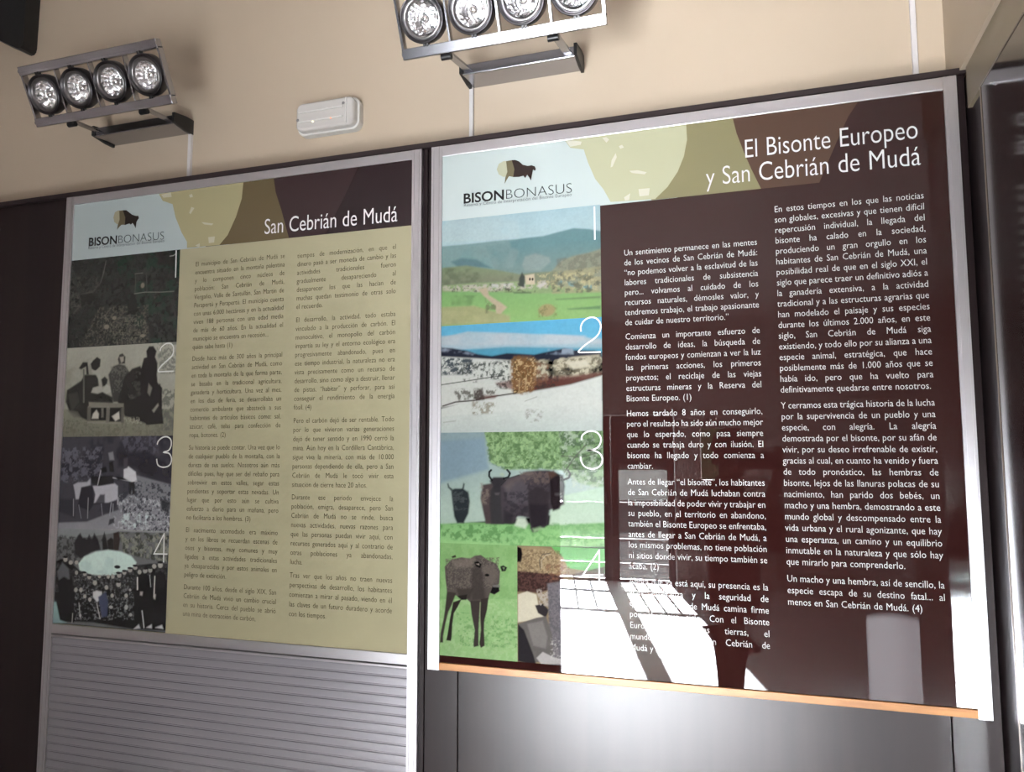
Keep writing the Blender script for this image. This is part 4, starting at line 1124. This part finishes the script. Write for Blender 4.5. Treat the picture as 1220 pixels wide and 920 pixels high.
# ================================================================== THINGS ON THE WALL
def spotlight(label, bx, hc, cable_x, clabel):
    root = thing('wall_spotlight', label, 'spotlight', (bx, YW, 2.62), 'four lamp spotlight bars above the panels')
    t = -0.457
    ex, eu = Vector((1, 0, 0)), Vector((0, math.sin(t), math.cos(t)))
    en = Vector((0, -math.cos(t), math.sin(t)))
    hc = Vector(hc)
    W, H = 0.5016, 0.1693
    P = lambda a, b, c: hc + ex * a + eu * b + en * c
    for s in (1, -1):
        b = bm_obox(bmesh.new(), P(0, s * (H / 2 - 0.0125), -0.009), ex, eu, en, W / 2, 0.0125, 0.011, 0.0015)
        bm_obox(b, P(0, s * (H / 2 - 0.0125), 0.0025), ex, eu, en, W / 2, 0.004, 0.0015)
        obj('head_rail', b, M_ALUD, root)
    for s in (1, -1):
        obj('end_plate', bm_obox(bmesh.new(), P(s * (W / 2 - 0.003), 0, -0.011), ex, eu, en, 0.003, H / 2 - 0.02, 0.010), M_ALUD, root)
    for i in (-1, 0, 1):
        obj('divider', bm_obox(bmesh.new(), P(i * 0.1254, 0, -0.011), ex, eu, en, 0.0022, H / 2 - 0.02, 0.009), M_ALUD, root)
    for i in range(4):
        x = (i - 1.5) * 0.1238
        g = obj('lamp_ring', bm_lathe(bmesh.new(), ((0.0564, -0.0230), (0.0564, 0.0000), (0.0549, 0.0042), (0.0517, 0.0042), (0.0507, -0.0042), (0.0475, -0.0042)), P(x, 0, 0), en), M_RINGD, root, True)
        obj('inner_ring', bm_lathe(bmesh.new(), ((0.0481, -0.0063), (0.0470, 0.0010), (0.0444, 0.0026), (0.0408, 0.0010), (0.0392, -0.0042), (0.0381, -0.0104)), P(x, 0, 0), en), M_RING, g, True)
        obj('reflector', bm_lathe(bmesh.new(), ((0.0385, -0.0063), (0.0366, -0.0146), (0.0324, -0.0251), (0.0261, -0.0345), (0.0178, -0.0418), (0.0084, -0.0460), (0.0000, -0.0465)), P(x, 0, 0), en, 22), M_CHROME, g)
        obj('lamp_back', bm_lathe(bmesh.new(), ((0.0559, -0.0209), (0.0502, -0.0376), (0.0313, -0.0543), (0.0000, -0.0585)), P(x, 0, 0), en), M_BLACK, g, True)
        obj('bulb_cap', bm_lathe(bmesh.new(), ((0.0000, -0.0125), (0.0073, -0.0136), (0.0110, -0.0188), (0.0110, -0.0313), (0.0063, -0.0481)), P(x, 0, 0), en, 24), M_CHROME, g, True)
        for s in (1, -1):
            for d in (-0.004, 0.004):
                obj('pivot_pin', bm_obox(bmesh.new(), P(x + d, s * 0.0590, -0.002), ex, eu, en, 0.0028, 0.0035, 0.005), M_BLACK, g)
    # wall bracket
    br = box(bx - 0.1515, bx + 0.1515, 0.0316, YW, 2.5958, 2.623, bevel=0.002)
    obj('wall_bracket', br, M_ALUD, root)
    for s in (1, -1):
        xx = bx + s * 0.1536
        c = bm_prism(bmesh.new(), [(0.0264, 2.5979), (0.0264, 2.6282), (0.0786, 2.6365), (0.11, 2.6365), (0.11, 2.5906), (0.0786, 2.5906)], xx - 0.004, xx + 0.004)
        for v in c.verts:
            v.co = Vector((v.co.y, v.co.x, v.co.z))
        obj('end_cap', c, M_BLACK, root)
    for s in (1, -1):
        a0 = Vector((bx + s * 0.134, 0.0473, 2.6094))
        a1 = P(s * 0.134 + bx - hc.x, -H / 2 + 0.006, -0.022)
        d = (a1 - a0)
        ln = d.length
        d.normalize()
        n2 = ex.cross(d).normalized()
        obj('arm', bm_obox(bmesh.new(), (a0 + a1) / 2, ex, d, n2, 0.010, ln / 2, 0.003, 0.001), M_ALUD, root)
        obj('hinge', bm_lathe(bmesh.new(), ((0.0, -0.013), (0.008, -0.013), (0.008, 0.013), (0.0, 0.013)), a1 - eu * 0.012, ex, 16), M_BLACK, root)
    cd = box(cable_x - 0.0055, cable_x + 0.0055, YW - 0.010, YW + 0.001, 2.411, 2.5958, bevel=0.001)
    tag(obj('cable_conduit', cd, M_CONDUIT), clabel, 'conduit', 'white conduits on the beige wall')
    return root
spotlight('four lamp spotlight bar on the wall above the cream panel', -1.0091, (-1.0029, -0.1241, 2.6637), -0.8576, 'thin white conduit dropping from the spotlight bar above the cream panel')
spotlight('four lamp spotlight bar on the wall cut by the top edge, above the brown panel', 0.2228, (0.2353, -0.1732, 2.6397), 0.0702, 'thin white conduit dropping from the spotlight bar above the brown panel')
cd = box(1.1397, 1.1512, YW - 0.010, YW + 0.001, 2.411, 3.3, bevel=0.001)
tag(obj('cable_conduit', cd, M_CONDUIT), 'white conduit running up the wall near the right corner', 'conduit', 'white conduits on the beige wall')

def rounded(x0, x1, z0, z1, r, n=6):
    pts = []
    for cx, cz, a in ((x1 - r, z1 - r, 0), (x0 + r, z1 - r, 90), (x0 + r, z0 + r, 180), (x1 - r, z0 + r, 270)):
        for i in range(n + 1):
            t = math.radians(a + 90 * i / n)
            pts.append((cx + r * math.cos(t), cz + r * math.sin(t)))
    return pts

EL = thing('emergency_light', 'small white rounded emergency light on the beige wall between the spotlight bars', 'emergency light', (-0.3618, YW, 2.5686))
obj('base_plate', bm_prism(bmesh.new(), rounded(-0.4616, -0.262, 2.5226, 2.6156, 0.0230), 0.088, YW + 0.001), M_WHITEP, EL)
cv = bm_prism(bmesh.new(), rounded(-0.4553, -0.2683, 2.5279, 2.6104, 0.0188), 0.066, 0.0885)
bmesh.ops.bevel(cv, geom=[e for e in cv.edges if all(v.co.y < 0.07 for v in e.verts)], offset=0.007, segments=3, profile=0.5, affect='EDGES')
cvo = obj('cover', cv, M_COVER, EL, label='glossy pale cover')
for a in ((-0.4449, -0.3028, 2.5801, 2.5838), (-0.4449, -0.3028, 2.5519, 2.5556), (-0.2939, -0.2908, 2.5321, 2.6062)):
    obj('cover_rib', box(a[0], a[1], 0.0635, 0.0675, a[2], a[3]), M_WHITEP, cvo)
for x, z, c, lab in ((-0.3984, 2.5514, (1.0, 0.85, 0.5), 'tiny warm white indicator light'), (-0.3399, 2.5535, (1.0, 0.38, 0.16), 'tiny orange indicator light')):
    obj('indicator_light', bm_lathe(bmesh.new(), ((0.0, 0.0032), (0.0020, 0.0026), (0.0032, 0.0), (0.0032, -0.002)), (x, 0.0662, z), (0, -1, 0), 16), mat('led', c, emit=(c, 0.075)), EL, True, lab)
for x, z in ((-0.4491, 2.5613), (-0.3012, 2.5916)):
    obj('screw', bm_lathe(bmesh.new(), ((0.0, 0.002), (0.004, 0.0015), (0.0045, 0.0), (0.0045, -0.002)), (x, 0.0662, z), (0, -1, 0), 16), M_RING, EL, True)

tl = [(-1.5107, 3.2927), (-1.5159, 2.9845), (-1.519, 2.972), (-1.5274, 2.9646), (-1.5399, 2.9641), (-1.5504, 2.9688), (-1.634, 3.0127), (-1.8116, 3.1099), (-1.8116, 3.2927)]
wb = obj('wall_box', bm_prism(bmesh.new(), tl, 0.058, YW + 0.001), M_BLACK)
tag(wb, 'dark box with one rounded corner high on the wall in the top left corner', 'box')

# ---- glossy panel on the wing wall at the right
SPn = thing('side_panel', 'glossy dark panel on the side wall at the right edge', 'panel', (CORNER, -0.24, 0.0))
obj('panel_face', box(CORNER - 0.0045, CORNER + 0.005, WING, -0.111, 0.0, 2.316), M_SIDE, SPn)
eb = box(CORNER - 0.006, CORNER - 0.002, -0.1125, -0.1095, 0.0, 2.318)
bm_box(eb, CORNER - 0.006, CORNER - 0.002, WING, -0.1095, 2.3155, 2.3185)
obj('edge_strip', eb, mat('edge_strip', (0.16, 0.12, 0.09), 0.3), SPn, label='thin paler edge strip')

# ================================================================== THE ROOM BEHIND THE CAMERA, SEEN IN THE GLOSSY PANELS
pt = thing('partition', 'dark free standing partition across the room from the panels', 'partition', (-1.75, -3.0, 0.0))
obj('screen', box(-3.05, -0.446, -3.03, -2.97, 0.04, 2.3, bevel=0.004), M_PART, pt)
for x in (-2.9, -0.6):
    obj('foot', box(x - 0.03, x + 0.03, -3.25, -2.75, 0.0, 0.04, bevel=0.004), M_PART, pt)
bn = thing('roll_up_banner', 'pale cloth banner on a stand across the room', 'banner', (1.51, -3.4, 0.0))
mb = sheer('banner_cloth', (0.5, 0.5, 0.49), 0.06)
clo = bmesh.new()
n_ = 14
cv_ = [(1.36 + 0.29 * i / n_, -3.4 - 0.05 * math.sin(math.pi * i / n_)) for i in range(n_ + 1)]
lo = [clo.verts.new((x, y, 0.05)) for x, y in cv_]
hi = [clo.verts.new((x, y, 1.9)) for x, y in cv_]
for i in range(n_):
    clo.faces.new((lo[i], lo[i + 1], hi[i + 1], hi[i]))
obj('cloth', clo, mb, bn, True)
obj('foot', box(1.33, 1.68, -3.50, -3.32, 0.0, 0.05, bevel=0.008), M_BLACK, bn)

# ---- the photographer
def skin_mesh(joints, edges, sub=2):
    me = bpy.data.meshes.new('skin')
    me.from_pydata([j[0] for j in joints], edges, [])
    o = bpy.data.objects.new('skin', me)
    COL.objects.link(o)
    sm = o.modifiers.new('s', 'SKIN')
    for i, j in enumerate(joints):
        r = j[1] if isinstance(j[1], tuple) else (j[1], j[1])
        me.skin_vertices[0].data[i].radius = r
    me.skin_vertices[0].data[0].use_root = True
    sd = o.modifiers.new('d', 'SUBSURF')
    sd.levels = sub
    dg = bpy.context.evaluated_depsgraph_get()
    res = bpy.data.meshes.new_from_object(o.evaluated_get(dg))
    bpy.data.objects.remove(o)
    bpy.data.meshes.remove(me)
    bm = bmesh.new()
    bm.from_mesh(res)
    bpy.data.meshes.remove(res)
    return bm
PX, PY = 0.645, -2.06
J = [((PX, PY, 0.93), (.11, .11)), ((PX, PY, 1.12), (.10, .10)), ((PX, PY + .01, 1.30), (.13, .11)), ((PX, PY + .02, 1.40), (.09, .07)), ((PX, PY + .04, 1.47), .05), ((PX + .01, PY + .06, 1.56), (.072, .09)), ((PX + .01, PY + .06, 1.66), (.07, .085))]
E_ = [(0, 1), (1, 2), (2, 3), (3, 4), (4, 5), (5, 6)]
for s in (-1, 1):
    n = len(J)
    lx, ly = PX - 0.024 + s * 0.004, PY + s * 0.10
    J += [((lx, ly * .5 + PY * .5, 0.82), .070), ((lx, ly + .02, 0.48), .050), ((lx, ly, 0.10), .038), ((lx, ly + .10, 0.045), .032)]
    E_ += [(0, n), (n, n + 1), (n + 1, n + 2), (n + 2, n + 3)]
    n = len(J)
    hx = CAM.x + s * 0.085
    J += [((PX + s * .15, PY + .01, 1.37), .060), ((PX + s * .22, PY + .10, 1.17), .045), ((PX + s * .17, PY + .19, 1.38), .036), ((hx, -1.800, 1.555), .026), ((hx, -1.782, 1.590), (.022, .026))]
    E_ += [(2, n), (n, n + 1), (n + 1, n + 2), (n + 2, n + 3), (n + 3, n + 4)]
    h = len(J) - 1
    for k in range(4):
        m_ = len(J)
        J += [((hx - s * .004, -1.786, 1.602 + .017 * k - .018), .0085), ((hx - s * .016, -1.779, 1.604 + .018 * k - .018), .008), ((hx - s * .034, -1.777, 1.602 + .017 * k - .018), .007)]
        E_ += [(h, m_), (m_, m_ + 1), (m_ + 1, m_ + 2)]
    m_ = len(J)
    J += [((hx - s * .012, -1.800, 1.575), .010), ((hx - s * .040, -1.797, 1.590), .008)]
    E_ += [(h - 1, m_), (m_, m_ + 1)]
M_SKIN = mat('skin', (0.42, 0.26, 0.19), 0.5)
body = skin_mesh(J, E_)
person = obj('person', body, M_SKIN, None, True)
tag(person, 'person in a dark coat holding up a phone, facing the panels', 'person')
obj('nose', bm_lathe(bmesh.new(), ((0.0, 0.022), (0.010, 0.012), (0.014, 0.0)), (PX + .01, PY + .14, 1.585), (0, 1, 0), 12), M_SKIN, person, True)
for s in (-1, 1):
    obj('ear', bm_lathe(bmesh.new(), ((0.0, 0.010), (0.010, 0.006), (0.013, 0.0)), (PX + .01 + s * .072, PY + .06, 1.59), (s, 0, 0), 12), M_SKIN, person, True)
    obj('eye', bm_lathe(bmesh.new(), ((0.0, 0.008), (0.009, 0.004), (0.011, -0.004)), (PX + .01 + s * .031, PY + .138, 1.61), (0, 1, 0), 12), M_BLACK, person, True)
M_COAT = mat('coat_cloth', (0.02, 0.019, 0.022), 0.9, spec=0.1)
M_TROU = mat('trouser_cloth', (0.022, 0.022, 0.03), 0.9, spec=0.1)
cj = [((PX, PY, 0.80), (.128, .16)), ((PX, PY, 0.95), (.128, .15)), ((PX, PY, 1.13), (.125, .125)), ((PX, PY + .01, 1.31), (.15, .13)), ((PX, PY + .02, 1.42), (.10, .085))]
ce = [(0, 1), (1, 2), (2, 3), (3, 4)]
for s in (-1, 1):
    n = len(cj)
    cj += [((PX + s * .15, PY + .01, 1.37), .078), ((PX + s * .22, PY + .10, 1.17), .062), ((PX + s * .165, PY + .20, 1.40), .050)]
    ce += [(3, n), (n, n + 1), (n + 1, n + 2)]
obj('coat', skin_mesh(cj, ce), M_COAT, person, True)
tj = [((PX, PY, 0.84), (.10, .12))]
te = []
for s in (-1, 1):
    n = len(tj)
    lx, ly = PX - 0.024 + s * 0.004, PY + s * 0.10
    tj += [((lx, ly * .5 + PY * .5, 0.68), .074), ((lx, ly + .02, 0.48), .055), ((lx, ly, 0.09), .050)]
    te += [(0, n), (n, n + 1), (n + 1, n + 2)]
obj('trousers', skin_mesh(tj, te), M_TROU, person, True)
hair = bm_lathe(bmesh.new(), ((0.092, -0.075), (0.096, 0.0), (0.086, 0.05), (0.055, 0.082), (0.0, 0.094)), (PX + .01, PY + .045, 1.64), (0, -0.25, 1), 24)
obj('hair', hair, mat('hair', (0.02, 0.013, 0.01), 0.6), person, True)
for s in (-1, 1):
    lx, ly = PX - 0.024 + s * 0.004, PY + s * 0.10
    obj('shoe', box(lx - .045, lx + .045, ly - .08, ly + .17, 0.0, 0.09, bevel=0.03, seg=3), M_BLACK, person, True)
ph = bm_obox(bmesh.new(), CAM - fwd * 0.010 - up * 0.02, right, up, fwd, 0.075, 0.037, 0.004, 0.003)
pho = obj('phone', ph, M_BLACK)
tag(pho, 'dark phone held up in both hands by the person facing the panels', 'phone')
